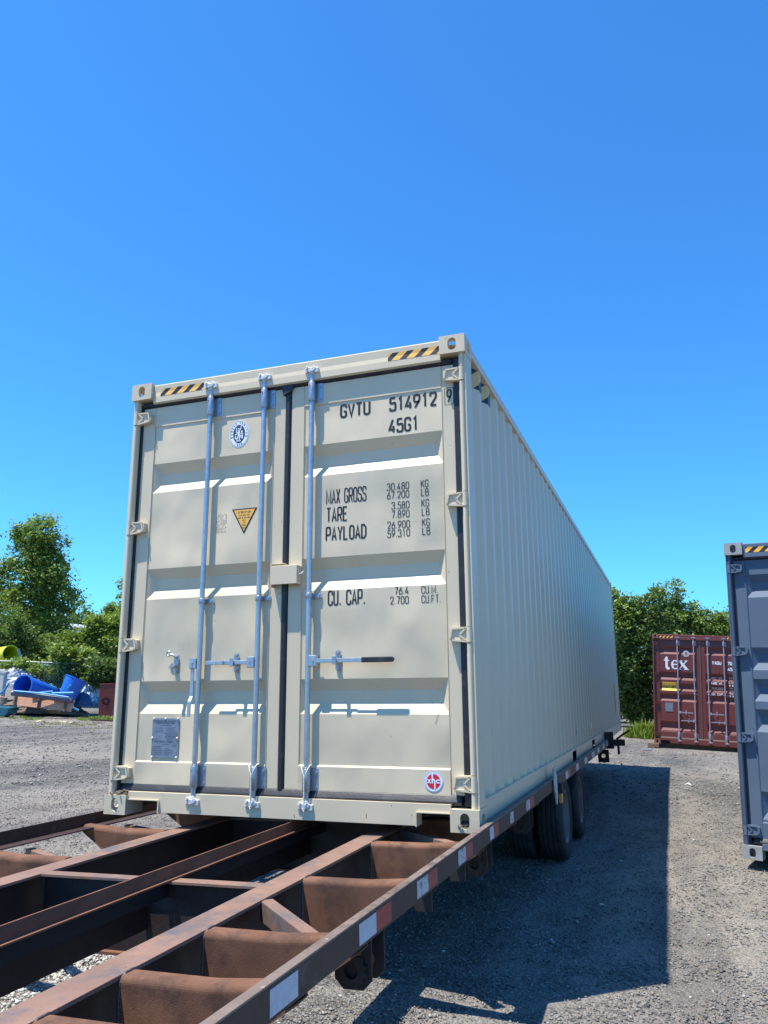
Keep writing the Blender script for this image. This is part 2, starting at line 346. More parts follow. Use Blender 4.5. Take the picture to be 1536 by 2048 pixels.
# ------------------------------------------------------------------ shipping containers
CWD, CLEN, CHT = 2.438, 12.192, 2.896
DY = 0.065                         # the outer face of the doors lies this far behind the corner castings
def dm(v, c, y=DY): return c + (v - c) * (y + 4.399) / (0.03 + 4.399)
def dX(x, y=DY): return dm(x, 3.480, y)
def dZ(z, y=DY): return dm(z, 0.735, y)
def casting_mesh(name, m):         # outer corner at the origin, body towards +x +y +z; holes in end, side and bottom
    b = MB(); w, d, h, t = 0.162, 0.178, 0.118, 0.026
    b.holed(w, h, t, 0.0265, 0.0405, Matrix.Translation((w / 2, 0, h / 2)) @ Matrix(((1,0,0,0),(0,0,-1,0),(0,1,0,0),(0,0,0,1))))
    b.holed(d - t, h, t, 0.0405, 0.0300, Matrix.Translation((0, t + (d - t) / 2, h / 2)) @ Matrix(((0,0,-1,0),(-1,0,0,0),(0,1,0,0),(0,0,0,1))))
    b.holed(w - t, d - t, t, 0.0315, 0.062, Matrix.Translation((t + (w - t) / 2, t + (d - t) / 2, 0)) @ Matrix(((1,0,0,0),(0,-1,0,0),(0,0,-1,0),(0,0,0,1))))
    b.box(w - t, w, t, d, t, h); b.box(t, w - t, d - t, d, t, h); b.box(t, w - t, t, d - t, h - 0.02, h)
    me = b.mesh(name); me.materials.append(m)
    return me
def side_profile(y0, y1, x_out, x_in, pitch=0.278):
    fo, sl, fi = 0.072, 0.068, 0.070; P = [(x_out, y0)]; y = y0 + 0.05
    while y + pitch < y1 - 0.03:
        P += [(x_out, y), (x_in, y + sl), (x_in, y + sl + fi), (x_out, y + 2 * sl + fi)]; y += pitch
    P.append((x_out, y1)); return P
def leaf_panel(x0, x1, z0, z1, grooves, yf, depth, sl):
    """pressed door panel: flats on yf, horizontal grooves with sloping sides and ends"""
    b = MB(); zs = z1; e = 0.05
    for (zt, zb) in grooves:
        b.add([(x0,yf,zt),(x1,yf,zt),(x1,yf,zs),(x0,yf,zs)], [(0,1,2,3)])
        A = [(x0,yf,zb),(x1,yf,zb),(x1,yf,zt),(x0,yf,zt)]; yi = yf + depth
        B = [(x0+e,yi,zb+sl),(x1-e,yi,zb+sl),(x1-e,yi,zt-sl),(x0+e,yi,zt-sl)]
        b.add(A + B, [(4,5,6,7),(0,1,5,4),(1,2,6,5),(2,3,7,6),(3,0,4,7)]); zs = zb
    b.add([(x0,yf,z0),(x1,yf,z0),(x1,yf,zs),(x0,yf,zs)], [(0,1,2,3)])
    return b
def hinge_mb(side):                # centred on the knuckle axis, blade towards -x
    b = MB(); h = 0.088; s = side
    y0 = 0.018
    b.cyl((0, y0 + 0.012, -h / 2), (0, y0 + 0.012, h / 2), 0.0165, 14)
    prof = [(-0.012, -h / 2), (-0.075, -h / 2 + 0.008), (-0.118, -h / 2 + 0.018), (-0.118, h / 2 - 0.012), (-0.085, h / 2), (-0.012, h / 2)]
    b.prism([(x * s, z) for x, z in prof], y0 + 0.012, DY - 0.001, 'Y')
    for (xa, za, xb, zb) in ((-.015, .038, -.100, .034), (-.015, -.040, -.100, -.030), (-.02, .036, -.055, .0), (-.055, .0, -.02, -.036), (-.1, .032, -.112, -.02)):
        d = Vector((xb - xa, 0, zb - za)); L = d.length; ang = math.atan2(d.z, d.x * s)
        Mx = Matrix.Translation((xa * s, 0, za)) @ Matrix.Rotation(-ang, 4, 'Y')
        b.box(0, L, y0 + 0.002, y0 + 0.0125, -0.005, 0.005, M=Mx)
    return b
def rod_things(P, root, x, style, handle=None, m_rod=None, m_br=None, m_c=None):
    yr = 0.030; zr0, zr1 = 0.10, 2.80
    rod = MB().cyl((x, yr, zr0), (x, yr, zr1), 0.0168, 18).obj('locking_bar', m_rod, root)
    # guide sleeves with bolted flanges
    for (z0, z1, fw, r) in ((dZ(2.600, .03), dZ(2.728, .03), 0.066, 0.0245), (1.310, 1.342, 0.070, 0.0225), (dZ(0.177, .03), dZ(0.305, .03), 0.068, 0.0250)):
        b = MB(); b.cyl((x, yr, z0), (x, yr, z1), r, 18); big = z1 - z0 > 0.06
        b.box(x - (0.040 if big and z0 < 1 else 0.012), x + fw, DY - 0.007, DY - 0.0012, z0 - (0.002 if big else 0.0), z1 + (0.002 if big else 0.0))
        b.box(x - 0.012, x + 0.0165, yr, DY - 0.008, z0 + 0.003, z1 - 0.003)
        if big:
            b.cyl((x, yr, z1 - 0.001), (x, yr, z1 + 0.008), 0.0205, 16); b.cyl((x, yr, z0 - 0.008), (x, yr, z0 + 0.001), 0.0205, 16)
        o = b.obj('guide_bracket', m_br, rod, bevel=0.002)
        bb = MB()
        for zz in ((z0 + 0.022, z1 - 0.022) if big else ((z0 + z1) / 2,)):
            bb.cyl((x + fw - 0.018, DY - 0.013, zz), (x + fw - 0.018, DY - 0.006, zz), 0.0085, 8)
            bb.cyl((x - 0.006, yr - r - 0.003, zz), (x - 0.006, yr - r + 0.004, zz), 0.005, 8)
        bb.obj('bolt', m_gald if style == 'tan' else m_br, rod)
    # cams and keepers at both ends
    for zc, up in ((2.815, 1), (0.098, -1)):
        b = MB()
        b.cyl((x, yr, zc - 0.030 * up), (x, yr, zc + 0.012 * up), 0.021, 10)
        b.prism([(x - 0.030, zc - 0.014), (x - 0.008, zc - 0.022), (x + 0.022, zc - 0.012), (x + 0.040, zc + 0.006), (x + 0.024, zc + 0.022), (x + 0.004, zc + 0.010), (x - 0.020, zc + 0.020)], 0.004, 0.030, 'Y')
        b.prism([(x - 0.036, zc + 0.004), (x - 0.024, zc - 0.004), (x - 0.018, zc + 0.018), (x - 0.030, zc + 0.026)], -0.002, 0.034, 'Y')
        b.obj('cam', m_c, rod, bevel=0.004)
        k = MB()
        k.box(x + 0.022, x + 0.052, 0.008, 0.036, zc - 0.024, zc + 0.010); k.box(x - 0.046, x - 0.030, 0.012, 0.036, zc - 0.02, zc + 0.012)
        k.obj('cam_keeper', m_c, root, bevel=0.004)
    if not handle: return rod
    hz, mode, L = handle
    sgn = 1 if mode == 'right' else -1
    hub = MB(); hx0, hx1 = x + sgn * 0.012, x + sgn * 0.062
    hub.box(min(hx0, hx1), max(hx0, hx1), 0.008, 0.040, hz - 0.030, hz + 0.038)
    hub.obj('handle_hub', m_rod, rod, bevel=0.004)
    MB().cyl((x + sgn * 0.040, 0.003, hz + 0.004), (x + sgn * 0.040, 0.009, hz + 0.004), 0.008, 10).obj('pivot_bolt', m_gald, rod)
    b = MB()
    if mode == 'down':
        hx = x - 0.038
        b.box(hx - 0.014, hx + 0.012, 0.014, 0.024, hz - 0.20, hz - 0.030); b.prism([(0.014, hz - 0.20), (0.024, hz - 0.20), (0.002, hz - 0.235), (-0.008, hz - 0.235)], hx - 0.014, hx + 0.012, 'X')
        b.box(hx - 0.013, hx + 0.011, -0.008, 0.002, hz - L, hz - 0.235)
        b.obj('handle', m_gal, rod, bevel=0.003)
    else:
        s = lambda v: x + sgn * v
        def bar(a, c, y0, y1): b.box(min(s(a), s(c)), max(s(a), s(c)), y0, y1, hz - 0.009, hz + 0.016)
        bar(0.060, 0.235, 0.010, 0.020); bar(0.235, L * 0.64, 0.004, 0.014)
        if style == 'tan' and mode == 'right':
            b.obj('handle', m_gal, rod, bevel=0.002)
            g = MB(); g.prism([(s(L * 0.64), hz - 0.012), (s(L - 0.012), hz - 0.012), (s(L), hz - 0.002), (s(L), hz + 0.010), (s(L - 0.012), hz + 0.019), (s(L * 0.64), hz + 0.019)], -0.002, 0.020, 'Y')
            g.obj('handle_grip', m_rub, rod, bevel=0.004)
        else:
            bar(L * 0.64, L, -0.002, 0.008); b.obj('handle', m_gal if style == 'tan' else m_redrod, rod, bevel=0.003)
    # catch plate bolted to the door
    if mode == 'down': rx, rz = dX(0.468), dZ(0.925)
    else: rx, rz = x + sgn * (0.185 if mode == 'right' else 0.163), hz + 0.004
    c = MB(); pr = []
    for i in range(9): a = math.pi * i / 8; pr.append((rx + 0.017 * math.cos(a), rz + 0.046 + 0.017 * math.sin(a)))
    for i in range(9): a = math.pi + math.pi * i / 8; pr.append((rx + 0.017 * math.cos(a), rz - 0.046 + 0.017 * math.sin(a)))
    c.prism(pr, DY - 0.007, DY - 0.001, 'Y'); 
    c.box(rx - 0.012, rx + 0.010, 0.024, DY - 0.007, rz - 0.020, rz - 0.010)
    c.box(rx - 0.014, rx + 0.012, -0.002, 0.024, rz - 0.024, rz - 0.012)
    c.box(rx - 0.014, rx + 0.012, -0.002, 0.003, rz - 0.012, rz + 0.026) if mode != 'down' else c.box(rx - 0.010, rx + 0.010, 0.03, 0.05, rz - 0.025, rz + 0.0)
    for zz in (rz + 0.046, rz - 0.046): c.cyl((rx, DY - 0.015, zz), (rx, DY - 0.006, zz), 0.010, 8)
    if mode == 'down':
        ring_pts = [(rx - 0.052 + 0.014 * math.cos(a), 0.046, rz + 0.070 + 0.014 * math.sin(a)) for a in [2 * math.pi * i / 12 for i in range(13)]]
        c.tube(ring_pts, 0.006, 6); c.tube([(rx - 0.038, 0.046, rz + 0.064), (rx - 0.018, 0.048, rz + 0.060), (rx, 0.052, rz + 0.046)], 0.008, 6)
    c.obj('handle_catch', m_gald if style == 'tan' else m_redrod, root, bevel=0.0015)
    return rod

def container(style, mw, label, group, spec):
    root = empty('shipping_container', label, 'container', mw, group=group)
    P, PD, PS, PC, G = spec['paint'], spec['door'], spec['side'], spec['cast'], spec['gasket']
    L = spec.get('length', CLEN)
    cm = casting_mesh('corner_casting', PC)
    for (x, sx) in ((0, 1), (CWD, -1)):
        for (y, sy) in ((0, 1), (L, -1)):
            for (z, sz) in ((0, 1), (CHT, -1)):
                link('corner_casting', cm, None, root, loc=(x, y, z), scale=(sx, sy, sz))
    # rear frame: posts, header, sill
    for s, x0 in ((1, 0.0), (-1, CWD)):
        def xx(v): return x0 + s * v
        b = MB()
        def bx(a, c, y0, y1, z0, z1): b.box(min(xx(a), xx(c)), max(xx(a), xx(c)), y0, y1, z0, z1)
        bx(0.003, 0.018, 0.030, 0.175, 0.118, CHT - 0.118)      # outer plate
        bx(0.018, 0.050, 0.034, 0.050, 0.118, CHT - 0.118); bx(0.040, 0.048, 0.050, 0.120, 0.118, CHT - 0.118)
        bx(0.018, 0.040, 0.140, 0.175, 0.118, CHT - 0.118)
        b.obj('corner_post', spec['post'], root, bevel=0.003)
        # round edge bar, cut at every hinge
        hz = [dZ(2.645, .03), dZ(1.852, .03), dZ(1.058, .03), dZ(0.247, .03)]
        cuts = [CHT - 0.119] + hz + [0.119]
        for i in range(5):
            t, u = cuts[i] - (0.048 if i else 0), cuts[i + 1] + (0.048 if i < 4 else 0)
            MB().cyl((xx(0.031), 0.031, u), (xx(0.031), 0.031, t), 0.0145, 12).obj('hinge_pin_bar', spec['post'], root)
    for x in (0, CWD):
        s = 1 if x == 0 else -1
        MB().box(min(x + s * .003, x + s * .06), max(x + s * .003, x + s * .06), L - 0.12, L - 0.01, 0.118, CHT - 0.118).obj('corner_post', spec['post'], root, bevel=0.004)
    hp = [(0.026, 2.752), (0.027, 2.797), (0.031, 2.826), (0.030, 2.880), (0.040, 2.888), (0.115, 2.888), (0.115, 2.745), (0.040, 2.745)]
    MB().prism(hp, 0.163, CWD - 0.163, 'X').obj('door_header', P, root, bevel=0.002)
    pf = lambda z: 0.027 + (z - 2.797) / 0.029 * 0.004 if z < 2.826 else 0.031 - (z - 2.826) / 0.054 * 0.001
    for (xa, xb) in spec['stripes']:
        b = MB(); zs = (2.797, 2.826, 2.850)
        b.add([(x, pf(z) - 0.0012, z) for z in zs for x in (xa, xb)], [(0, 1, 3, 2), (2, 3, 5, 4)]); b.obj('hazard_stripe', spec['haz'], root)
    fx = 0.398
    sill = MB(); sill.prism([(fx, 0.020), (CWD - 0.36, 0.020), (CWD - 0.36, 0.094), (CWD - 0.163, 0.094), (CWD - 0.163, 0.140), (0.163, 0.140), (0.163, 0.094), (fx, 0.094)], 0.022, 0.034, 'Y')
    sill.box(0.163, CWD - 0.163, 0.034, 0.11, 0.128, 0.140); sill.box(fx, CWD - 0.36, 0.034, 0.11, 0.020, 0.030)
    sill.obj('door_sill', P, root, bevel=0.002)
    b = MB(); b.box(0.163, fx, 0.010, 0.11, 0.090, 0.096); b.box(fx - 0.004, fx + 0.003, 0.008, 0.11, 0.018, 0.0895); b.box(CWD - 0.36, CWD - 0.163, 0.010, 0.11, 0.090, 0.096); b.box(CWD - 0.363, CWD - 0.356, 0.008, 0.11, 0.018, 0.0895)
    b.obj('fork_pocket_lip', P, root)
    # long sides
    for s, x in ((1, CWD), (-1, 0.0)):
        xo, xi = (x - s * 0.016, x - s * 0.052)
        prof = side_profile(0.176, L - 0.12, xo, xi)
        b = MB(); n = len(prof)
        b.add([(p[0], p[1], 0.150) for p in prof] + [(p[0], p[1], CHT - 0.075) for p in prof], [(i, i + 1, n + i + 1, n + i) for i in range(n - 1)])
        b.obj('side_panel', PS, root)
        a, c = sorted((x - s * 0.004, x - s * 0.064))
        MB().box(a, c, 0.178, L - 0.178, CHT - 0.076, CHT - 0.014).obj('top_side_rail', PS, root, bevel=0.006)
        b = MB(); edges = [0.178, 4.26, 4.62, 6.34, 6.72, L - 0.178] if L > 10 else [0.178, L - 0.178]
        for i in range(0, len(edges), 2):
            lo, hi = edges[i], edges[i + 1]
            w1, w2 = sorted((x - s * 0.004, x - s * 0.010)); b.box(w1, w2, lo, hi, 0.004, 0.152)
        w1, w2 = sorted((x - s * 0.010, x - s * 0.050)); b.box(w1, w2, 0.178, L - 0.178, 0.1455, 0.151); b.box(w1, w2, 0.178, L - 0.178, 0.004, 0.010)
        for i in range(1, len(edges) - 1, 2):
            b.box(min(x - s * .005, x - s * .012), max(x - s * .005, x - s * .012), edges[i], edges[i + 1], 0.132, 0.150)
            b.box(min(x - s * .060, x - s * .40), max(x - s * .060, x - s * .40), edges[i] + .01, edges[i + 1] - .01, 0.112, 0.116)
        b.obj('bottom_side_rail', PS, root)
        if s == 1 and style == 'tan':
            pp = [(min(p[0] + 0.0018, 9), p[1]) for p in prof if p[1] < 0.93]
            z0, z1 = CHT - 0.215, CHT - 0.078; n = len(pp)
            MB().add([(p[0], p[1], z0) for p in pp] + [(p[0], p[1], z1) for p in pp], [(i, i + 1, n + i + 1, n + i) for i in range(n - 1)]).obj('hazard_stripe', m_hazs, root)
    b = MB(); y = 0.12; n = 0
    prof = [(0.12, CHT - 0.012)]
    while y < L - 0.3:
        prof += [(y + .05, CHT - 0.012), (y + 0.07, CHT - 0.030), (y + 0.15, CHT - 0.030), (y + 0.17, CHT - 0.012)]; y += 0.21
    prof.append((L - 0.1, CHT - 0.012))
    MB().sheet(prof, 0.06, CWD - 0.06, 'X').obj('roof_panel', PS, root)
    MB().box(0.06, CWD - 0.06, L - 0.05, L - 0.02, 0.12, CHT - 0.06).obj('front_wall', PS, root)
    MB().box(0.163, CWD - 0.163, L - 0.1, L - 0.02, 0.012, 0.118).obj('front_sill', P, root)
    MB().box(0.163, CWD - 0.163, L - 0.1, L - 0.02, CHT - 0.08, CHT - 0.014).obj('front_header', P, root)
    b = MB(); b.box(0.055, CWD - 0.055, 0.115, L - 0.10, 0.118, 0.145); b.obj('floor_boards', m_wood, root)
    b = MB(); k = 0.5
    while k < L - 0.3: b.box(0.055, CWD - 0.055, k, k + 0.045, 0.020, 0.117); k += 0.36
    b.obj('floor_beam', m_web, root)
    tag(root.children[-1], kind=None)
    # doors
    gz0, gz1 = dZ(0.133), dZ(2.742)
    gr = [(dZ(a), dZ(c)) for a, c in spec['grooves']]
    leafs = (('left', dX(0.090), dX(1.212), dX(0.195), dX(1.130)), ('right', dX(1.256), dX(2.362), dX(1.348), dX(2.278)))
    for nm, x0, x1, p0, p1 in leafs:
        zt, zb, rt, rb = dZ(2.712), dZ(0.186), dZ(2.566), dZ(0.328)
        d = leaf_panel(p0, p1, rb, rt, gr, DY + 0.004, spec['gd'], spec['gs']).obj('door', PD, root)
        back = MB().box(x0, x1, DY + 0.055, DY + 0.062, zb, zt).obj('door_lining', m_wood, d)
        f = MB()
        f.box(x0, p0 - 0.001, DY, DY + 0.05, zb, zt); f.box(p1 + 0.001, x1, DY, DY + 0.05, zb, zt)
        f.obj('door_stile', P, d, bevel=0.0025)
        MB().box(p0, p1, DY - 0.002, DY + 0.05, rt, zt).obj('door_rail', PD, d, bevel=0.004)
        MB().prism([(DY - 0.006, zb), (DY - 0.006, rb - 0.008), (DY + 0.004, rb), (DY + 0.05, rb), (DY + 0.05, zb)], p0, p1, 'X').obj('door_rail', PD, d, bevel=0.002)
        side = 1 if nm == 'right' else -1
        hm = hinge_mb(side).mesh('hinge'); hm.materials.append(P)
        for z in hz: 
            h = link('hinge', hm, None, d, loc=((CWD - 0.031) if side == 1 else 0.031, 0, z), bevel=0)
        g = MB(); e = 0.0
        g.tube([(p0 + 0.0, DY - 0.002, rb), (p0 + 0.001, DY - 0.002, (rb + rt) / 2), (p0, DY - 0.002, rt)], 0.0022, 5); g.tube([(p1, DY - 0.002, rb), (p1 - 0.001, DY - 0.002, (rb + rt) / 2), (p1, DY - 0.002, rt)], 0.0022, 5)
        g.obj('weld_seam', P, d)
        if nm == 'left': LD = d
        else: RD = d
    # gaskets
    b = MB()
    b.box(0.048, dX(0.090) + 0.006, DY - 0.008, DY + 0.03, gz0, gz1); b.box(dX(2.362) - 0.006, CWD - 0.048, DY - 0.008, DY + 0.03, gz0, gz1)
    b.obj('door_gasket', G, root)
    b = MB(); zt = dZ(2.712); zb = dZ(0.186)
    b.prism([(DY - 0.020, gz0 + 0.003), (DY - 0.026, gz0 + 0.020), (DY - 0.016, gz0 + 0.038), (DY - 0.006, zb + 0.001), (DY + 0.03, zb + 0.001), (DY + 0.03, gz0 + 0.003)], dX(0.115), dX(2.340), 'X')
    b.prism([(DY - 0.010, zt + 0.001), (DY - 0.022, zt + 0.012), (DY - 0.020, zt + 0.030), (DY + 0.03, zt + 0.030), (DY + 0.03, zt + 0.001)], dX(0.10), dX(2.35), 'X')
    b.obj('door_gasket', G, root, bevel=0.003)
    b = MB(); b.prism([(1.196, DY - 0.004), (1.206, DY - 0.014), (1.226, DY - 0.014), (1.236, DY - 0.004), (1.236, DY + 0.03), (1.196, DY + 0.03)], zb - 0.015, zt + 0.015, 'Z')
    b.prism([(1.188, zt - 0.06), (1.244, zt - 0.03), (1.262, zt + 0.022), (1.180, zt + 0.022), (1.176, zt - 0.02)], DY - 0.026, DY - 0.008, 'Y')
    b.obj('centre_gasket', G, root, bevel=0.003)
    # rods
    for (x, handle) in spec['rods']:
        rod_things(None, root, x, style, handle, spec['rod'], spec['bracket'], spec['camm'])
    # lock box over the door joint
    if spec['lockbox']:
        b = MB(); x0, x1, z0, z1 = 1.152, 1.330, 1.402, 1.520
        b.box(x0, x1, -0.004, 0.002, z0, z1); b.box(x0, x0 + 0.005, 0.002, DY, z0, z1); b.box(x1 - 0.005, x1, 0.002, DY, z0, z1); b.box(x0 + 0.005, x1 - 0.005, 0.002, DY, z1 - 0.005, z1)
        b.obj('lock_box', P, root, bevel=0.003)
        b = MB(); b.box(x0 - 0.012, x0 - 0.006, 0.010, DY, z0 - 0.012, z1 + 0.018); b.box(x0 - 0.006, x0 + 0.08, 0.012, DY, z1 + 0.012, z1 + 0.018); b.box(x0 + 0.012, x0 + 0.045, DY - 0.012, DY, z0 - 0.045, z0 - 0.022)
        b.obj('lock_box_guard', P, root, bevel=0.001)
        b = MB(); xh = x1 + 0.004; b.tube([(xh, 0.012, 1.472), (xh + 0.010, 0.010, 1.462), (xh + 0.020, 0.016, 1.466), (xh + 0.024, 0.03, 1.48)], 0.0035, 6); b.obj('lock_box_hook', m_cord, root)
    return root, LD, RD

rods_tan = [(dX(0.636, .03), (0.925, 'down', 0.325)), (1.051, (0.925, 'left', 0.350)), (1.400, (0.925, 'right', 0.560))]
spec_tan = dict(paint=m_tan, door=m_tan_door, side=m_tan_side, cast=m_tan_worn, post=m_tan, gasket=m_rub, haz=m_haz, stripes=[(0.222, 0.572), (1.930, 2.272)],
                grooves=[(2.296, 2.089), (1.560, 1.354), (0.821, 0.617)], gd=0.040, gs=0.068, rods=rods_tan, rod=m_gal, bracket=m_gald, camm=m_cam, lockbox=True)
big, LD, RD = container('tan', W, 'long cream shipping container riding on the rusty flatbed trailer', None, spec_tan)

# lettering and stickers on the cream container
Y = DY + 0.0025
def T(door, name, txt, x0, x1, z0, z1, m=None, bold=0.17, y=None, gap=0.24):
    b = MB(); text_mb(b, txt, dX(x0), dZ(z0), dZ(z1) - dZ(z0), dX(x1) - dX(x0), bold, Y if y is None else y, gap)
    return b.obj(name, m or m_ink, door)
T(RD, 'lettering', 'GVTU', 1.600, 1.808, 2.456, 2.549); T(RD, 'lettering', '514912', 1.934, 2.246, 2.457, 2.551); T(RD, 'lettering', '45G1', 1.930, 2.128, 2.314, 2.408)
T(RD, 'lettering', '9', 2.308, 2.342, 2.466, 2.551, y=DY - 0.002)
b = MB(); x0, x1, z0, z1 = dX(2.297), dX(2.352), dZ(2.454), dZ(2.562)
ribbon(b, [(x0, z0), (x0, z1), (x1, z1), (x1, z0)], 0.0028, DY - 0.002, True, lambda p, yy: (p.x, yy, p.y)); b.obj('lettering', m_ink, RD)
for txt, a, c, z0, z1 in (('MAX GROSS', 1.508, 1.780, 1.896, 1.992), ('TARE', 1.510, 1.655, 1.780, 1.874), ('PAYLOAD', 1.507, 1.780, 1.660, 1.751), ('CU. CAP.', 1.526, 1.772, 1.257, 1.351)):
    T(RD, 'lettering', txt, a, c, z0, z1, bold=0.165)
for txt, a, c, z0, z1 in (('30.480', 1.915, 2.058, 1.946, 1.993), ('67.200', 1.915, 2.058, 1.893, 1.940), ('3.580', 1.944, 2.058, 1.826, 1.873), ('7.890', 1.944, 2.058, 1.771, 1.818),
                          ('26.900', 1.916, 2.060, 1.706, 1.753), ('59.310', 1.916, 2.060, 1.653, 1.700), ('KG', 2.133, 2.181, 1.947, 1.994), ('LB', 2.134, 2.182, 1.893, 1.940),
                          ('KG', 2.135, 2.183, 1.826, 1.873), ('LB', 2.136, 2.184, 1.772, 1.819), ('KG', 2.137, 2.185, 1.708, 1.755), ('LB', 2.137, 2.186, 1.654, 1.701),
                          ('76.4', 1.958, 2.047, 1.306, 1.352), ('2.700', 1.930, 2.046, 1.249, 1.295), ('CU.M.', 2.125, 2.226, 1.303, 1.349), ('CU.FT.', 2.125, 2.242, 1.248, 1.294)):
    T(RD, 'lettering', txt, a, c, z0, z1, bold=0.115)
# oval class sticker
cx, cz = dX(0.865), dZ(2.440); yy = DY + 0.0030
o = disc(MB(), ellipse(cx, cz, 0.0750, 0.0960, 40), yy).obj('class_sticker', m_white, LD)
b = ring(MB(), cx, cz, 0.0695, 0.0900, 0.0026, yy - 0.0012); disc(b, ellipse(cx, cz, 0.0455, 0.0640, 32), yy - 0.0009)
def arc_text(b, txt, a0, a1, rx, rz, h, y):
    n = len(txt)
    for i, ch in enumerate(txt):
        if ch == ' ': continue
        a = math.radians(a0 + (a1 - a0) * i / (n - 1)); px, pz = cx + rx * math.cos(a), cz + rz * math.sin(a)
        rot = math.atan2(rz * math.cos(a), -rx * math.sin(a)) + math.pi
        if a1 > a0: rot -= math.pi
        w = h * 0.62
        def F(p, q, px=px, pz=pz, rot=rot, w=w, h=h): 
            u, v = p.x - w / 2, p.y - h / 2; return (px + u * math.cos(rot) - v * math.sin(rot), q, pz + u * math.sin(rot) + v * math.cos(rot))
        text_mb(b, ch, 0, 0, h, w, 0.2, y, F=F)
arc_text(b, 'BUREAU VERITAS', 196, -16, 0.0575, 0.0770, 0.015, yy - 0.0012); arc_text(b, '1828', 248, 292, 0.0575, 0.0770, 0.014, yy - 0.0012)
b.obj('sticker_print', m_dslate, LD)
b = MB(); q = yy - 0.0022; F = lambda p, y_: (cx + p.x, y_, cz + p.y)
for k, (pts, w) in enumerate((([(-.002,.030),(.0,.010),(-.002,-.012)], .014), ([(0,.022),(.012,.034),(.014,.048)], .007), ([(.0,.018),(-.014,.006),(-.020,.014),(-.020,.044)], .006), ([(-.003,-.008),(-.010,-.028),(-.018,-.044)], .008),
        ([(.0,-.008),(.006,-.026),(.004,-.044)], .008), ([(-.032,-.004),(-.012,-.002)], .006), ([(.012,.0),(.032,-.001)], .006), ([(-.026,-.010),(-.026,-.032),(-.014,-.030)], .007), ([(.014,-.008),(.014,-.026)], .007),
        ([(.026,-.008),(.026,-.036)], .010), ([(.022,.006),(.022,.020)], .012), ([(-.018,-.050),(.016,-.050)], .006), ([(.014,.050),(.018,.056)], .008))):
    ribbon(b, pts, w, q - 0.00015 * k, False, F)
disc(b, ellipse(cx - .002, cz + .036, .005, .006, 10), q - .002, .0003); b.obj('sticker_print', m_white, LD)
# attention triangle
xa, xb, xc = dX(0.833), dX(1.019), dX(0.926); za, zb = dZ(1.921), dZ(1.752)
disc(MB(), [(xa, za), (xc, zb), (xb, za)], yy).obj('warning_sticker', m_ink, LD)
disc(MB(), [(xa + .014, za - .008), (xc, zb + .018), (xb - .014, za - .008)], yy - 0.0010).obj('warning_sticker', m_orange, LD)
b = MB(); zz = za - 0.034
for txt, w, h in (('ATTENTION', .098, .0155), ('THIS CONTAINER', .080, .0095), ('MUST BE REPAIRED', .092, .0095), ('ONLY', .022, .0095), ('WITH', .022, .0095), ('CORTEN', .032, .0095), ('STEEL', .026, .0095)):
    text_mb(b, txt, xc - w / 2, zz, h, w, 0.2, yy - 0.0020); zz -= 0.0170
b.obj('sticker_print', m_ink, LD)
# small printed block beside the triangle, lines running up the door
b = MB(); x = dX(0.716)
for i, (h, n) in enumerate(((.006, 9), (.004, 13), (.004, 13), (.003, 10), (.004, 13), (.004, 9), (.003, 13), (.006, 8))):
    z = dZ(1.772)
    for k in range(n):
        l = random.uniform(.006, .013)
        if random.random() < .82: b.add([(x, yy, z), (x + h * .8, yy, z), (x + h * .8, yy, z + l), (x, yy, z + l)], [(0, 1, 2, 3)])
        z += l + random.uniform(.003, .006)
        if z > dZ(1.892): break
    x += 0.0102
b.obj('lettering', m_inkg, LD)
# round red sticker low on the right door
cx, cz = dX(2.180), dZ(0.257); yl = DY - 0.0075
disc(MB(), ellipse(cx, cz, .0560, .0560, 36), yl).obj('maker_sticker', m_white, RD); ring(MB(), cx, cz, .0535, .0535, .0016, yl - .0012).obj('maker_sticker_rim', m_bluev, RD)
disc(MB(), ellipse(cx, cz, .0400, .0400, 32), yl - .001).obj('maker_sticker_disc', m_redv, RD)
b = MB(); q = yl - .0022; F = lambda p, y_: (cx + p.x, y_, cz + p.y)
for k, (pts, w) in enumerate((([(-.036,.009),(-.030,.009),(-.020,-.007),(-.014,-.007)], .0055), ([(-.036,-.007),(-.030,-.007),(-.020,.009),(-.014,.009)], .0055), ([(-.006,.040),(-.006,-.010)], .008), ([(-.005,.006),(.002,.011),(.008,.006),(.008,-.040)], .007),
       ([(.038,.006),(.030,.009),(.021,.008),(.018,.001),(.021,-.006),(.030,-.007),(.038,-.004)], .006))): ribbon(b, pts, w, q - .0003 * k, False, F)
b.obj('sticker_print', m_white, RD)
b = MB()
for a in range(30, 360, 9):
    if 240 < a < 300 and a % 18: continue
    t = math.radians(a); r = .0475; b.prism(ellipse(cx + r * math.cos(t), cz + r * math.sin(t), .0022, .0022, 6), yl - .0016, yl - .001, 'Y')
b.obj('sticker_dots', mat('pale_blue_print', (0.45, 0.6, 0.72), 0.5), RD)
# riveted data plate
xa, xb, za, zb = dX(0.313), dX(0.508), dZ(0.590), dZ(0.346)
pl = MB().box(xa, xb, DY - 0.004, DY + 0.003, zb, za).obj('data_plate', m_plate, LD, bevel=0.001)
b = MB(); ribbon(b, [(xa, zb), (xa, za), (xb, za), (xb, zb)], 0.007, DY - 0.0015, True, lambda p, q: (p.x, q, p.y)); b.obj('data_plate_frame', m_tan, LD)
rm = MB().cyl((0, 0, 0), (0, -0.006, 0), 0.0075, 10, r2=0.004).mesh('rivet'); rm.materials.append(m_cord)
for (u, v) in ((.04, .985), (.5, .985), (.965, .985), (.02, .5), (.965, .5), (.03, .02), (.965, .02)):
    link('rivet', rm, None, LD, loc=(xa + (xb - xa) * u, DY - 0.004, zb + (za - zb) * v))
b = MB(); yp = DY - 0.0055; w = xb - xa; mid = (xa + xb) / 2
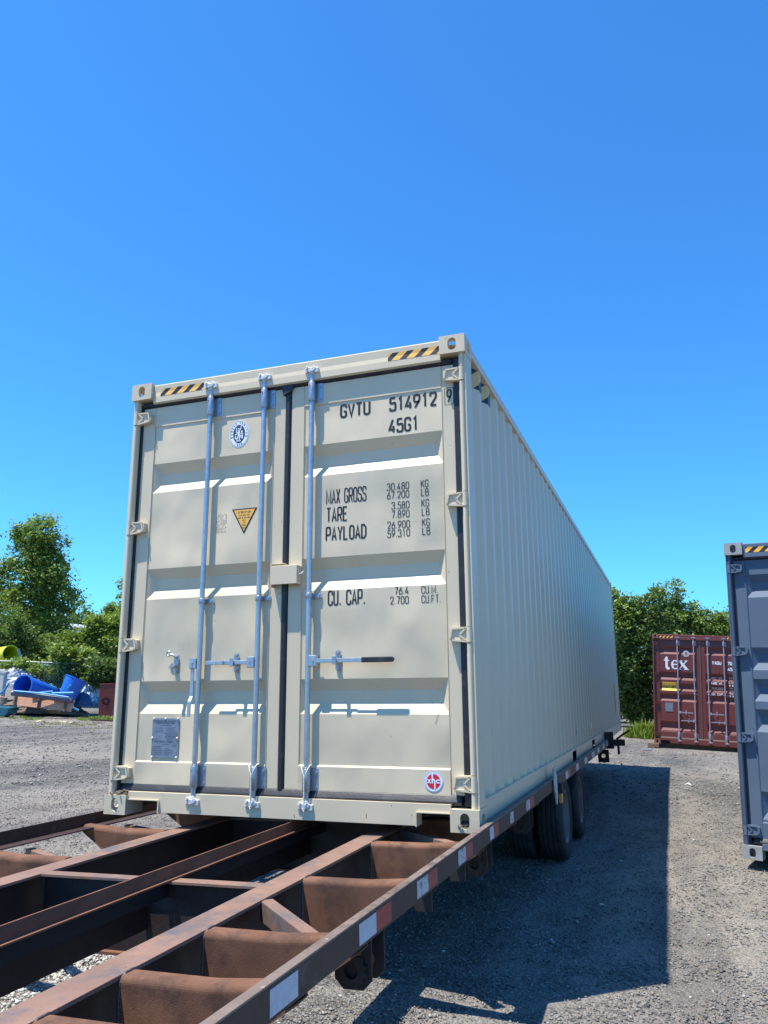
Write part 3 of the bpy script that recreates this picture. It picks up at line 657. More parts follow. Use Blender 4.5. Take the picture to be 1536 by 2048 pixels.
for txt, ww, h, z in (('APPROVED FOR TRANSPORT', .86, .0095, .905), ('UNDER CUSTOMS SEAL', .70, .0095, .860), ('CSC SAFETY APPROVAL', .72, .0090, .385)):
    text_mb(b, txt, mid - w * ww / 2, zb + (za - zb) * z, h, w * ww, .2, yp)
for (u0, u1, v) in ((.30,.70,.81),(.12,.38,.74),(.55,.90,.745),(.56,.86,.715),(.10,.42,.67),(.55,.88,.67),(.5,.95,.60),(.55,.95,.565),(.5,.92,.53),(.52,.95,.495),(.6,.8,.46),(.04,.24,.465),(.38,.66,.33),(.78,.95,.32),(.78,.94,.29),
                    (.02,.36,.28),(.02,.36,.235),(.02,.38,.185),(.02,.40,.135),(.02,.42,.085),(.52,.66,.235),(.50,.78,.185),(.50,.80,.135),(.48,.66,.085)):
    x = xa + w * u0; z = zb + (za - zb) * v
    while x < xa + w * u1: l = random.uniform(.004, .012); b.add([(x, yp, z), (x + l, yp, z), (x + l, yp, z + .0035), (x, yp, z + .0035)], [(0, 1, 2, 3)]); x += l + .0025
for v in (.64, .43): b.add([(xa + .004, yp, zb + (za - zb) * v), (xb - .004, yp, zb + (za - zb) * v), (xb - .004, yp, zb + (za - zb) * v + .0014), (xa + .004, yp, zb + (za - zb) * v + .0014)], [(0, 1, 2, 3)])
b.obj('plate_print', mat('engraved_ink', (0.07, 0.085, 0.13), .5), LD)
b = MB(); ribbon(b, [(dX(2.235), dZ(.68)), (dX(2.225), dZ(.645)), (dX(2.205), dZ(.60)), (dX(2.195), dZ(.565))], .0022, DY + .0015, False, lambda p, q: (p.x, q, p.y)); b.obj('scratch', m_inkg, RD)
# small labels on the long side
for (y, z, h) in ((4.86, 0.262, 0.085), (6.40, 0.275, 0.075)):
    MB().box(CWD - 0.0155, CWD - 0.0135, y, y + 0.10, z, z + h).obj('side_label', m_white, big)
    b = MB()
    for k in range(3): b.box(CWD - 0.0134, CWD - 0.0130, y + .02, y + .08 - .015 * k, z + .018 + .022 * k, z + .028 + .022 * k)
    b.obj('label_print', mat('violet_print', (.12, .06, .16), .5), big)
MB().box(CWD - 0.0155, CWD - 0.0135, 11.25, 11.37, 0.36, 0.86).obj('side_label', m_yellow, big)
# scratches of bare metal on sill and post
b = MB()
for (x, z, l) in ((1.78, .045, .030), (1.33, .028, .022), (2.05, .07, .012), (.70, .03, .02), (1.93, .115, .01)):
    b.add([(x, .0215, z), (x + .003, .0215, z + .002), (x + .002, .0215, z + l), (x - .002, .0215, z + l * .8)], [(0, 1, 2, 3)])
b.obj('scratch', m_redrust, big)

def cord(x, label):
    b = MB(); y = -0.006
    zt = dZ(.305, .03)
    b.tube([(x - .030, .020, zt + .02), (x - .012, y + .002, zt - .005), (x + .004, y - .004, zt - .045), (x + .020, y + .004, zt - .005), (x + .026, .022, zt + .02), (x + .016, .052, zt + .026), (x - .014, .054, zt + .026), (x - .030, .020, zt + .02)], .0030, 6)
    pts1 = []; pts2 = []
    for i in range(15):
        t = i / 14; z = zt - .045 - t * .150; a = t * 22
        pts1.append((x + .004 + .003 * math.cos(a), y - .004 + .003 * math.sin(a) + t * .004, z)); pts2.append((x + .004 - .003 * math.cos(a), y - .004 - .003 * math.sin(a) + t * .004, z))
    b.tube(pts1, .0030, 6); b.tube(pts2, .0030, 6)
    b.tube([(x + .004, y, zt - .195), (x + .012, y, zt - .22), (x + .004, y - .002, zt - .235), (x - .006, y, zt - .215)], .0030, 6)
    o = b.obj('cord', m_cord); o.matrix_world = W; tag(o, label, 'cord', 'cords tied to the locking bars'); return o
cord(1.051, 'white knotted cord tied at the foot of the bar left of the door joint')
cord(1.400, 'white knotted cord tied at the foot of the bar right of the door joint')

# soil caught on the lower left casting, and in the hole of the right one
def clod(label, c, sx, sy, sz, n, seed):
    r = random.Random(seed); b = MB()
    for i in range(n):
        p = Vector((c[0] + r.gauss(0, sx), c[1] + r.gauss(0, sy), c[2] + abs(r.gauss(0, sz)))); s = r.uniform(.005, .013)
        vs = [(p.x + s * a, p.y + s * b_, p.z + s * .8 * c_) for a, b_, c_ in ((1,0,0),(-1,.2,0),(0,1,.1),(.1,-1,0),(0,0,1),(0,0,-.6))]
        vs = [(v[0] + r.uniform(-.3,.3)*s, v[1] + r.uniform(-.3,.3)*s, v[2]) for v in vs]
        b.add(vs, [(0,2,4),(2,1,4),(1,3,4),(3,0,4),(2,0,5),(1,2,5),(3,1,5),(0,3,5)])
    o = b.obj('soil', m_dirt); o.matrix_world = W; tag(o, label, 'soil', kind='stuff'); return o
clod('crumbly brown soil heaped on top of the lower left corner casting', (.10, .045, .120), .034, .022, .010, 200, 3)
clod('gritty soil lying inside the hole of the lower right corner casting', (2.357, .05, .034), .014, .02, .006, 60, 5)

# ------------------------------------------------------------------ grey and red containers
def pose(yaw, roll, tilt, pos):
    Mx = Matrix.Rotation(math.radians(yaw), 4, 'Z') @ Matrix.Rotation(math.radians(roll), 4, 'Y') @ Matrix.Rotation(math.radians(tilt), 4, 'X'); Mx.translation = pos
    return W @ Mx
G5 = [(2.575, 2.350), (1.880, 1.670), (1.590, 1.385), (1.315, 1.110), (0.590, 0.350)]
G5 = [(a, c) for a, c in G5 if a < 2.566] if False else [(2.560, 2.350)] + G5[1:]
spec_grey = dict(paint=m_grey, door=m_grey, side=m_grey, cast=m_greyworn, post=m_greypost, gasket=m_rub, haz=m_hazy, stripes=[(0.190, 0.56), (1.90, 2.26)], grooves=G5, gd=0.042, gs=0.066,
                 rods=[(0.64, (0.83, 'right', 0.36)), (1.05, (0.62, 'left', 0.36)), (1.40, (0.83, 'right', 0.36)), (1.80, (0.62, 'left', 0.36))], rod=m_gal, bracket=m_gald, camm=m_gald, lockbox=True)
gc, gl, grd = container('grey', pose(-14, 1.95, -1.2, (3.938, 3.900, -0.742)), 'blue grey shipping container cut off by the right edge of the view', 'containers standing on the gravel', spec_grey)
MB().box(0.285, 0.50, DY - 0.004, DY + 0.003, 0.80, 1.07).obj('data_plate', mat('bare_aluminium', (.42, .46, .50), .35, .8, var=.1, vscale=20), gl, bevel=.001)
spec_red = dict(paint=m_red, door=m_red, side=m_red, cast=m_redrust, post=m_red, gasket=m_redgask, haz=m_hazy, stripes=[(0.19, 0.56), (1.90, 2.26)], grooves=G5, gd=0.042, gs=0.066,
                rods=[(0.64, (0.83, 'right', 0.36)), (1.05, (0.62, 'left', 0.36)), (1.40, (0.83, 'right', 0.36)), (1.80, (0.62, 'left', 0.36))], rod=m_redrod, bracket=m_redrod, camm=m_redrod, lockbox=False)
rc, rl, rrd = container('red', pose(0, 3.4, 0.5, (2.843, 18.74, -0.606)), 'maroon shipping container with tex in white on its door, raised on a timber block', 'containers standing on the gravel', spec_red)
m_wl = mat('white_lettering', (.75, .74, .74), .5); m_gl = mat('faded_grey_lettering', (.22, .17, .17), .6)
y2 = DY - 0.0005
b = MB(); F = lambda ox: (lambda p, q: (ox + p.x, q, 1.955 + p.y))
tx = 0.285
def fat(ox, strokes):
    for k, (pts, w) in enumerate(strokes): ribbon(b, pts, w, y2 - .0004 * k, False, F(ox))
fat(tx, [([(.075,.33),(.075,.05),(.10,.02),(.150,.03)], .062), ([(0,.235),(.15,.235)], .024), ([(.02,.25),(.085,.34)], .02)])
fat(tx + .175, [([(.06,.135),(.185,.135),(.185,.19),(.145,.235),(.085,.235),(.045,.18),(.035,.12),(.055,.045),(.11,.018),(.19,.045)], .032), ([(.05,.2),(.04,.12),(.06,.05)], .052)])
fat(tx + .375, [([(.03,.235),(.21,.015)], .066), ([(.205,.235),(.015,.012)], .026), ([(0,.24),(.10,.24)], .018), ([(.15,.24),(.235,.24)], .018), ([(-.01,.010),(.07,.010)], .018), ([(.14,.010),(.26,.010)], .018)])
b.obj('lettering', m_wl, rl)
c2 = MB(); disc(c2, ellipse(.86, 2.385, .085, .085, 24), DY - .001); c2.obj('class_sticker', mat('weathered_sticker', (.45, .43, .43), .5), rl)
disc(MB(), ellipse(.86, 2.385, .035, .050, 16), DY - .0025).obj('sticker_print', m_gl, rl)
zt_, zb_ = dZ(G5[2][0]), dZ(G5[2][1]); yf_, yi_ = DY + .0025, DY + .0445                                   # the sticker follows the pressed groove
q = MB(); q.add([(x, y, z) for (y, z) in ((yf_, zt_ + .012), (yf_, zt_), (yi_, zt_ - .066), (yi_, zb_ + .066), (yf_, zb_)) for x in (.235, .60)], [(0, 1, 3, 2), (2, 3, 5, 4), (4, 5, 7, 6), (6, 7, 9, 8)]); q.obj('caution_sticker', m_yellow, rl)
def T2(door, txt, x0, x1, z0, z1, m, bold=.2):
    q = MB(); text_mb(q, txt, x0, z0, z1 - z0, x1 - x0, bold, y2 - .0012); return q.obj('lettering', m, door)
q = MB(); text_mb(q, 'CAUTION', .262, zb_ + .070, .066, .31, .22, yi_ - .0015); q.obj('lettering', m_ink, rl)
T2(rrd, 'TXGU', 1.50, 1.735, 2.12, 2.21, m_wl, .22); T2(rrd, '70', 1.885, 2.00, 2.12, 2.21, m_wl, .22); T2(rrd, '45', 1.885, 2.00, 1.97, 2.06, m_wl, .22)
T2(rrd, 'MAX. WT.', 1.46, 1.76, 1.725, 1.80, m_gl); T2(rrd, 'TARE WT.', 1.46, 1.76, 1.60, 1.665, m_wl); T2(rrd, 'PAYLOAD', 1.46, 1.76, 1.46, 1.535, m_gl); T2(rrd, 'CU. CAP.', 1.46, 1.76, 1.325, 1.385, m_wl)
for z, m in ((1.765, m_gl), (1.700, m_gl), (1.635, m_wl), (1.570, m_wl), (1.50, m_gl), (1.435, m_gl), (1.36, m_wl), (1.30, m_wl)):
    T2(rrd, {1.765: '32.5', 1.700: '71.6', 1.635: '4.00', 1.570: '8.81', 1.50: '28.5', 1.435: '62.8', 1.36: '76.3', 1.30: '2.69'}[z], 1.90, 2.06, z, z + .042, m)
MB().box(.30, .50, DY - .004, DY + .003, .84, 1.07).obj('data_plate', mat('grey_alloy_plate', (.20, .24, .25), .5, .4), rl)
q = MB(); q.box(-.16, .12, -.10, .12, -.105, -.003); o = q.obj('timber_block', m_wood, bevel=.006); o.matrix_world = pose(0, 3.4, .5, (2.843, 18.74, -0.606))
tag(o, 'brown timber block under the lower left corner of the maroon container', 'timber block')
q = MB(); q.box(.2, CWD - .2, .25, .45, -.20, -.003); o = q.obj('timber_sleeper', m_wood, bevel=.006); o.matrix_world = pose(0, 3.4, .5, (2.843, 18.74, -0.606))
tag(o, 'dark timber sleeper in the shade under the maroon container doors', 'timber')

# ------------------------------------------------------------------ trailer
TR = W @ Matrix.Rotation(math.radians(-1.1), 4, 'Y'); TR = W @ Matrix.Translation((-0.10, 0, 0)) @ Matrix.Rotation(math.radians(-1.1), 4, 'Y') @ Matrix.Translation((0.10, 0, 0))
tr = empty('flatbed_trailer', 'long rusty open frame trailer with its empty end towards the viewer', 'trailer', TR)
YA, YB = -4.3, 8.35
SK = -0.022
def sk(y): return SK * y if y < 0 else 0.0          # the inner frame splays a little towards the empty end
def longbox(b, x0, x1, z0, z1):
    for (ya, yb) in ((YA, 0.0), (0.0, YB)):
        a, c = sk(ya), sk(yb)
        b.add([(x0+a,ya,z0),(x1+a,ya,z0),(x1+c,yb,z0),(x0+c,yb,z0),(x0+a,ya,z1),(x1+a,ya,z1),(x1+c,yb,z1),(x0+c,yb,z1)], [(0,3,2,1),(4,5,6,7),(1,2,6,5),(3,0,4,7)] + ([(0,1,5,4)] if ya < 0 else [(2,3,7,6)]))
    return b
ZT = -0.082
BL, BR = (0.498, 0.622), (1.748, 1.872)
for (x0, x1) in (BL, BR):
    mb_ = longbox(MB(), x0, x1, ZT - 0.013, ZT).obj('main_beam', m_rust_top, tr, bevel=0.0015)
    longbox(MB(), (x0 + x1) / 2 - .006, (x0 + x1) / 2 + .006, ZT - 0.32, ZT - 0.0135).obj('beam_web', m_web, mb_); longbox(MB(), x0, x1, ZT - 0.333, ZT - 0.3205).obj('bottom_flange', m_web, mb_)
def dipz(x): return ZT - 0.002
# wing outriggers (pressed plate, rounded top, tapering towards the rail)
def outrigger(y, s, xb, xr):
    b = MB(); n = 6; L = []
    for (x, dep) in ((xb, 0.30), (xb + (xr - xb) * 0.5, 0.19), (xr, 0.026)):
        zt = ZT - 0.001 + (0.020 if x == xr else 0.0); prof = [(y + 0.060, zt - 0.03), (y + 0.060, zt - 0.004), (y + 0.056, zt)]
        for i in range(n + 1):
            a = math.pi / 2 * i / n; prof.append((y + 0.018 - 0.022 * math.sin(a), zt - 0.022 + 0.022 * math.cos(a)))
        prof += [(y - 0.004, zt - dep), (y + 0.050, zt - dep), (y + 0.050, zt - dep - 0.010), (y - 0.012, zt - dep - 0.010)]
        L.append([(x, p[0], p[1]) for p in prof])
    k = len(L[0]); vs = [v for g in L for v in g]; fs = []
    for j in range(2):
        for i in range(k - 1): fs.append((j * k + i, j * k + i + 1, (j + 1) * k + i + 1, (j + 1) * k + i))
    b.add(vs, fs, False)
    o = b.obj('outrigger', m_rust, tr)
    md = o.modifiers.new('solid', 'SOLIDIFY'); md.thickness = 0.006; md.offset = -1
    return o
right_y = [-3.45, -3.02, -2.66, -2.31, -1.86, -1.05, -0.165, 0.72, 1.60, 2.48, 6.9, 7.8]
left_y = [-3.5, -2.66, -1.80, -0.935, -0.070, 0.80, 1.66, 2.5, 6.9, 7.8]
for y in right_y: outrigger(y, 1, BR[1] + .0005 + sk(y), 2.4855)
for y in left_y: outrigger(y, -1, BL[0] - .0005 + sk(y), -0.085)
for y in (-2.95, -1.20, 0.55, 2.3, 4.3, 6.3, 8.1):      # between the main beams
    c = y; xa_, xb_ = BL[1] + .0005 + sk(y), BR[0] - .0005 + sk(y)
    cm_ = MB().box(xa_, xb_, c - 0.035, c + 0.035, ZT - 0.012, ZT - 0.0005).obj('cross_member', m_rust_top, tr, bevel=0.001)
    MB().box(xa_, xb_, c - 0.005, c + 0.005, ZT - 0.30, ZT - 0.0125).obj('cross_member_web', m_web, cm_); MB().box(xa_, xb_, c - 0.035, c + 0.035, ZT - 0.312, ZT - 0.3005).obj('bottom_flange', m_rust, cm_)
sr_ = MB().box(2.486, 2.4945, YA, YB, -0.088, -0.0085).obj('side_rail', m_rail, tr, bevel=0.001)
MB().box(2.462, 2.495, YA, YB, -0.0083, -0.001).obj('rail_top_flange', mat('scuffed_rail_top', (.17, .125, .10), .6, var=.2, vscale=8, bump=.002, bscale=60, dirt=(.06, .035, .03), dirt_amt=.8, dirt_scale=7, dirt_edge=.5, speck=(.3, .27, .24), speck_scale=40, speck_t=.66), sr_, bevel=0.002); MB().box(2.445, 2.4855, YA, YB, -0.088, -0.080).obj('rail_bottom_flange', m_rail, sr_)
b = MB(); b.box(-0.108, -0.100, YA, YB, -0.078, 0.000); b.box(-0.100, -0.004, YA, YB, -0.078, -0.070)
b.obj('side_rail', m_rail, tr, bevel=0.002)
b = longbox(MB(), 1.300, 1.307, ZT, -0.022); longbox(b, 1.307, 1.330, ZT, ZT + 0.007)
b.obj('centre_angle', mat('red_rust_angle', (0.19, 0.075, 0.04), 0.7, var=.2, vscale=8, bump=.0015, bscale=90), tr)
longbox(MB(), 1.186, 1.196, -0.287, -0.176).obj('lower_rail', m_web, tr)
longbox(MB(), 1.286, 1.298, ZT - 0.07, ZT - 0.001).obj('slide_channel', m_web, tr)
b = MB()
for y in right_y[:9]:
    x = BR[1] + sk(y) + .002; b.tube([(x, y - .004, ZT - .26), (x, y - .006, ZT - .14), (x, y - .004, ZT - .02), (x + .002, y + .02, ZT + .001), (x + .002, y + .058, ZT + .001)], .0045, 5)
b.obj('weld_bead', mat('weld_metal', (.10, .085, .08), .5, .4, var=.3, vscale=60, bump=.003, bscale=90), tr)
# diagonal braces
def brace(p, q, w=0.05):
    p = Vector(p); q = Vector(q); d = q - p; L = d.length; ang = math.atan2(d.y, d.x)
    Mx = Matrix.Translation(p) @ Matrix.Rotation(ang, 4, 'Z'); b = MB(); b.box(0, L, -w / 2, w / 2, -0.075, -0.001, M=Mx); b.obj('diagonal_brace', m_rust_top, tr, bevel=0.003)
for y in (-1.40, 0.35): brace((BR[1] + sk(y) + .004, y, ZT - .004), (2.30, y - .40, ZT - .001), .052)
for y in (-0.845, 0.03, -2.5): brace((0.50, y - .0, ZT - .03), (-0.06, y + .30, ZT - .004), .05)
# retro-reflective tape
for (y0, ym, y1, w_, r_) in ((-2.49, -2.335, None, m_tape_w, None), (-1.90, -1.748, -1.598, m_tape_w, m_tape_r), (-1.30, -1.15, -1.02, m_tape_wp, m_tape_rp), (-.68, -.54, -.40, m_tape_wp, m_tape_rp), (-.012, .08, .21, m_tape_w, m_tape_rp),
        (.55, .66, None, m_tape_wp, None), (1.10, 1.24, 1.40, m_tape_wp, m_tape_rp), (3.15, 3.32, 3.5, m_tape_w, m_tape_rp), (3.95, 4.2, None, m_tape_wp, None), (4.75, 5.05, None, m_tape_w, None), (5.6, 5.9, None, m_tape_w, None), (6.3, 6.6, None, m_tape_w, None), (7.1, 7.4, None, m_tape_wp, None), (7.75, 8.0, None, m_tape_w, None)):
    MB().box(2.4947, 2.4960, y0, ym, -.078, -.016).obj('reflective_tape', w_, tr)
    if y1: MB().box(2.4947, 2.4960, ym + .002, y1, -.078, -.014).obj('reflective_tape', r_, tr)
# strap winches slung under the right rail
def winch(y):
    b = MB(); z = -0.082; w = 0.12
    for k in (-w / 2, w / 2): b.prism([(2.36, z), (2.49, z), (2.49, z - .13), (2.46, z - .16), (2.39, z - .16), (2.36, z - .13)], y + k - .004, y + k + .004, 'Y')
    b.box(2.36, 2.49, y - w / 2 + .004, y + w / 2 - .004, z - .010, z - .002)
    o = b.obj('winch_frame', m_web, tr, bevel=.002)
    MB().cyl((2.425, y - w / 2 + .004, z - .100), (2.425, y + w / 2 - .004, z - .100), .030, 14).obj('winch_drum', m_rust, tr)
    g = MB(); pts = []
    for i in range(24): a = 2 * math.pi * i / 24; r = .054 if i % 2 else .044; pts.append((2.425 + r * math.cos(a), z - .100 + r * math.sin(a)))
    n = len(pts); inner = [(2.425 + .024 * math.cos(2 * math.pi * i / n), z - .100 + .024 * math.sin(2 * math.pi * i / n)) for i in range(n)]
    ya, yb = y - w / 2 - .022, y - w / 2 - .006
    vs = [(p[0], ya, p[1]) for p in pts] + [(p[0], ya, p[1]) for p in inner] + [(p[0], yb, p[1]) for p in pts] + [(p[0], yb, p[1]) for p in inner]
    fs = []
    for i in range(n): j = (i + 1) % n; fs += [(i, j, n + j, n + i), (i, 2 * n + i, 2 * n + j, j), (n + i, n + j, 3 * n + j, 3 * n + i), (2 * n + i, 3 * n + i, 3 * n + j, 2 * n + j)]
    g.add(vs, fs); g.obj('ratchet_gear', m_web, tr)
for y in (-3.2, -1.72, -0.02, 1.3): winch(y)
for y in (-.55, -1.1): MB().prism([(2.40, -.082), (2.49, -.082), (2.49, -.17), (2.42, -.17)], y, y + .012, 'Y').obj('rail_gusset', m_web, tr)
# wheels: three axles, twin tyres each end
def tyre_mesh():
    R, w = 0.385, 0.235; prof = []
    hw = w / 2
    for (x, r) in ((-hw * .86, .235), (-hw, .285), (-hw * 1.02, .325), (-hw * .93, .365), (-hw * .80, R - .004)): prof.append((x, r))
    gx = [-.062, -.022, .022, .062]
    for g in gx: prof += [(g - .0045, R), (g - .0035, R - .012), (g + .0035, R - .012), (g + .0045, R)]
    for (x, r) in ((hw * .80, R - .004), (hw * .93, .365), (hw * 1.02, .325), (hw, .285), (hw * .86, .235)): prof.append((x, r))
    n = 56; k = len(prof); V = []; Fc = []
    for i in range(n):
        a = 2 * math.pi * i / n
        for j, (x, r) in enumerate(prof):
            rr_ = r - (.006 if (i % 2 and (j in (3, 4, k - 5, k - 4))) else 0); V.append((x, rr_ * math.cos(a), rr_ * math.sin(a)))
    for i in range(n):
        for j in range(k - 1): Fc.append((i * k + j, i * k + j + 1, ((i + 1) % n) * k + j + 1, ((i + 1) % n) * k + j))
    me = bpy.data.meshes.new('tyre'); me.from_pydata(V, [], Fc); me.materials.append(m_tyre); me.update(); return me
def rim_mesh():
    b = MB(); prof = [(.105, .238), (.100, .215), (.030, .205), (.020, .150), (.035, .095), (.045, .060), (.045, .0)]
    n = 32; V = []; Fc = []; k = len(prof)
    for i in range(n):
        a = 2 * math.pi * i / n
        for (x, r) in prof: V.append((x, r * math.cos(a), r * math.sin(a)))
    for i in range(n):
        for j in range(k - 1): Fc.append((i * k + j, i * k + j + 1, ((i + 1) % n) * k + j + 1, ((i + 1) % n) * k + j))
    b.add(V, Fc, True); me = b.mesh('rim'); me.materials.append(m_wheel); return me
tm, rmm = tyre_mesh(), rim_mesh()
for ya in (3.64, 4.88):
    zc = -0.840 + 0.385
    for (xc, sgn) in ((2.30, 1), (2.02, 1), (0.10, -1), (0.38, -1)):
        z = zc
        wh = empty('wheel', None, None); wh.parent = tr; wh.location = (xc, ya, z)
        link('tyre', tm, None, wh); link('rim', rmm, None, wh, scale=(sgn, 1, 1))
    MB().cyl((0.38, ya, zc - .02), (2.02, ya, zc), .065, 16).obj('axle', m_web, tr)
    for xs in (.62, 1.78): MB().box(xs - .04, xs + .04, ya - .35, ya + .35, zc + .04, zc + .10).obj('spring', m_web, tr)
# mudflap hanger, peeling bracket, marker lamp, rear pintle arm
b = MB(); b.prism([(2.325, .085), (2.41, .105), (2.46, .02), (2.45, -.05), (2.44, -.15), (2.38, -.20), (2.34, -.14), (2.32, -.03)], 2.503, 2.516, 'X'); b.box(2.4925, 2.5028, 2.36, 2.40, -.12, -.02)
b.obj('strap_plate', m_peelw, tr, bevel=.004)
b = MB(); b.box(2.5008, 2.535, 2.56, 2.62, -.13, -.05); b.obj('lamp_bracket', m_web, tr, bevel=.003)
MB().prism([(2.565, -.135), (2.62, -.135), (2.625, -.19), (2.605, -.215), (2.575, -.205)], 2.502, 2.530, 'X').obj('marker_lamp', m_amber, tr, bevel=.004)
b = MB(); b.box(2.40, 2.56, 8.22, 8.30, -.14, .10); b.box(2.50, 2.72, 8.24, 8.30, -.10, -.01); b.obj('rear_stop', m_web, tr, bevel=.006)
MB().tube([(2.60, 8.27, -.01), (2.68, 8.25, .05), (2.80, 8.2, .12)], .014, 8).obj('release_lever', m_web, tr)
MB().tube([(2.62, 8.27, -.10), (2.62, 8.27, -.22)], .018, 8).obj('locking_pin', m_web, tr)
b = MB(); g = Matrix.Translation((2.40, 8.2, -.24)) @ Matrix(((1,0,0,0),(0,0,-1,0),(0,1,0,0),(0,0,0,1))); b.holed(.16, .18, .02, .028, .028, g); b.obj('tow_lug', m_web, tr)
for x in (.62, 1.78):
    MB().box(x - .05, x + .05, -4.05, -3.95, -.80, -.09).obj('landing_leg', m_rust, tr, bevel=.004); MB().box(x - .12, x + .12, -4.12, -3.88, -.84, -.80).obj('landing_foot', m_rust, tr)

# ------------------------------------------------------------------ ground
CP = [(2.4, 3.6, -0.020, 2.2), (3.3, 0.9, -0.150, 1.7), (3.3, 13.0, 0.06, 4.0), (4.2, 4.0, 0.075, 1.2), (4.0, 18.5, 0.045, 6.0), (0.2, 3.6, -0.175, 1.8), (-16, 24, 0.10, 12.0)]
PL = np.array([(W @ Vector((p[0], p[1], 0)))[:2] for p in CP]); PH = np.array([p[2] for p in CP]); PS_ = np.array([p[3] for p in CP])
def ground_h(x, y):
    x = np.asarray(x, float); y = np.asarray(y, float); num = np.zeros_like(x); den = np.full_like(x, 0.12)
    for (a, c), h, s in zip(PL, PH, PS_):
        w_ = np.exp(-((x - a) ** 2 + (y - c) ** 2) / (2 * s * s)); num += w_ * h; den += w_
    b = num / den
    und = 0.012 * np.sin(x * 1.7 + 1.3 * np.sin(y * .6)) * np.cos(y * 1.1) + 0.020 * np.sin(x * .35 + 2) * np.sin(y * .28 + 1)
    r = np.hypot(x, y - 4); f = 1 / (1 + (r / 45) ** 4)
    return (b + und) * f
def axis(lo, hi, fine_lo, fine_hi, st, grow=1.22):
    a = list(np.arange(fine_lo, fine_hi, st)); s = st; v = fine_lo
    while v > lo: s *= grow; v -= s; a.insert(0, v)
    s = st; v = a[-1]
    while v < hi: s *= grow; v += s; a.append(v)
    return np.array(a)
gx = axis(-1500, 1500, -12, 10, .16); gy = axis(-1500, 1500, -6, 22, .16)
GX, GY = np.meshgrid(gx, gy); GZ = ground_h(GX, GY); nx, ny = len(gx), len(gy)
rngn = np.random.default_rng(3); near = np.exp(-((GX - 1) ** 2 + (GY - 6) ** 2) / 500); GZ += rngn.normal(0, .004, GZ.shape) * near
V = np.stack([GX.ravel(), GY.ravel(), GZ.ravel()], 1)
idx = np.arange(nx * ny).reshape(ny, nx); Fq = np.stack([idx[:-1, :-1].ravel(), idx[:-1, 1:].ravel(), idx[1:, 1:].ravel(), idx[1:, :-1].ravel()], 1)
gme = fast_mesh('ground', V, Fq); gme.polygons.foreach_set('use_smooth', [True] * len(gme.polygons))
def ground_mat():
    m = bpy.data.materials.new('gravel_yard'); m.use_nodes = True; nt = m.node_tree; N = nt.nodes; L = nt.links; b = N['Principled BSDF']; b.inputs['Roughness'].default_value = .92; b.inputs['Specular IOR Level'].default_value = .25
    tc = N.new('ShaderNodeTexCoord'); o = tc.outputs['Object']
    def noise(sc, det=5, rg=.55, st=None):
        n = N.new('ShaderNodeTexNoise'); n.inputs['Scale'].default_value = sc; n.inputs['Detail'].default_value = det; n.inputs['Roughness'].default_value = rg
        if st:
            mp = N.new('ShaderNodeMapping'); mp.inputs['Scale'].default_value = st; mp.inputs['Rotation'].default_value = (0, 0, math.radians(18)); L.new(o, mp.inputs[0]); L.new(mp.outputs[0], n.inputs[0])
        else: L.new(o, n.inputs[0])
        return n.outputs[0]
    def rng(s, a, c, lo=0, hi=1):
        r = N.new('ShaderNodeMapRange'); r.inputs['From Min'].default_value = a; r.inputs['From Max'].default_value = c; r.inputs['To Min'].default_value = lo; r.inputs['To Max'].default_value = hi; L.new(s, r.inputs[0]); return r.outputs[0]
    def mix(f, a, c, mode='MIX'):
        x = N.new('ShaderNodeMix'); x.data_type = 'RGBA'; x.blend_type = mode
        if isinstance(f, float): x.inputs[0].default_value = f
        else: L.new(f, x.inputs[0])
        for i, v in ((6, a), (7, c)):
            if isinstance(v, tuple): x.inputs[i].default_value = (*v, 1)
            else: L.new(v, x.inputs[i])
        return x.outputs[2]
    vor = N.new('ShaderNodeTexVoronoi'); vor.inputs['Scale'].default_value = 42; L.new(o, vor.inputs[0])
    vor2 = N.new('ShaderNodeTexVoronoi'); vor2.inputs['Scale'].default_value = 95; L.new(o, vor2.inputs[0])
    sep = N.new('ShaderNodeSeparateColor'); L.new(vor.outputs['Color'], sep.inputs[0]); sep2 = N.new('ShaderNodeSeparateColor'); L.new(vor2.outputs['Color'], sep2.inputs[0])
    stone = mix(rng(sep.outputs[0], 0, 1), (.055, .053, .053), (.235, .222, .205)); stone = mix(rng(sep2.outputs[1], .15, .8), stone, mix(sep2.outputs[0], (.045, .045, .047), (.33, .315, .29)))
    med = N.new('ShaderNodeTexVoronoi'); med.inputs['Scale'].default_value = 15; L.new(o, med.inputs[0]); sm = N.new('ShaderNodeSeparateColor'); L.new(med.outputs['Color'], sm.inputs[0]); stone = mix(rng(sm.outputs[0], .55, 1, 0, .6), stone, mix(rng(sm.outputs[1], .4, .6), (.07, .07, .072), (.30, .285, .26)))
    dirt = mix(rng(noise(22, 8, .7), .35, .65), (.175, .152, .128), (.37, .33, .28)); dirt = mix(rng(noise(3.2, 6, .65, (1, .3, 1)), .45, .62, 0, .55), dirt, (.105, .095, .088)); dirt = mix(rng(sep2.outputs[2], .8, .95, 0, .8), dirt, (.30, .28, .25))
    f = rng(noise(.33, 6, .6, (1.0, .45, 1)), .42, .56); base = mix(f, stone, dirt)
    f2 = rng(noise(1.3, 5, .6), .45, .65, 0, .55); base = mix(f2, base, dirt)
    dark = rng(noise(.18, 4, .55, (1, .5, 1)), .50, .62, 0, .6); base = mix(dark, base, (.065, .065, .070)); pale = rng(noise(.55, 5, .6, (1, .35, 1)), .56, .70, 0, .6); base = mix(pale, base, mix(rng(noise(30, 6), .35, .65), (.22, .20, .175), (.42, .385, .34)))
    lane = rng(noise(1.5, 4, .5, (1, .10, 1)), .50, .62, 0, .5); base = mix(lane, base, mix(rng(noise(40, 5), .35, .65), (.20, .178, .150), (.36, .325, .28)))
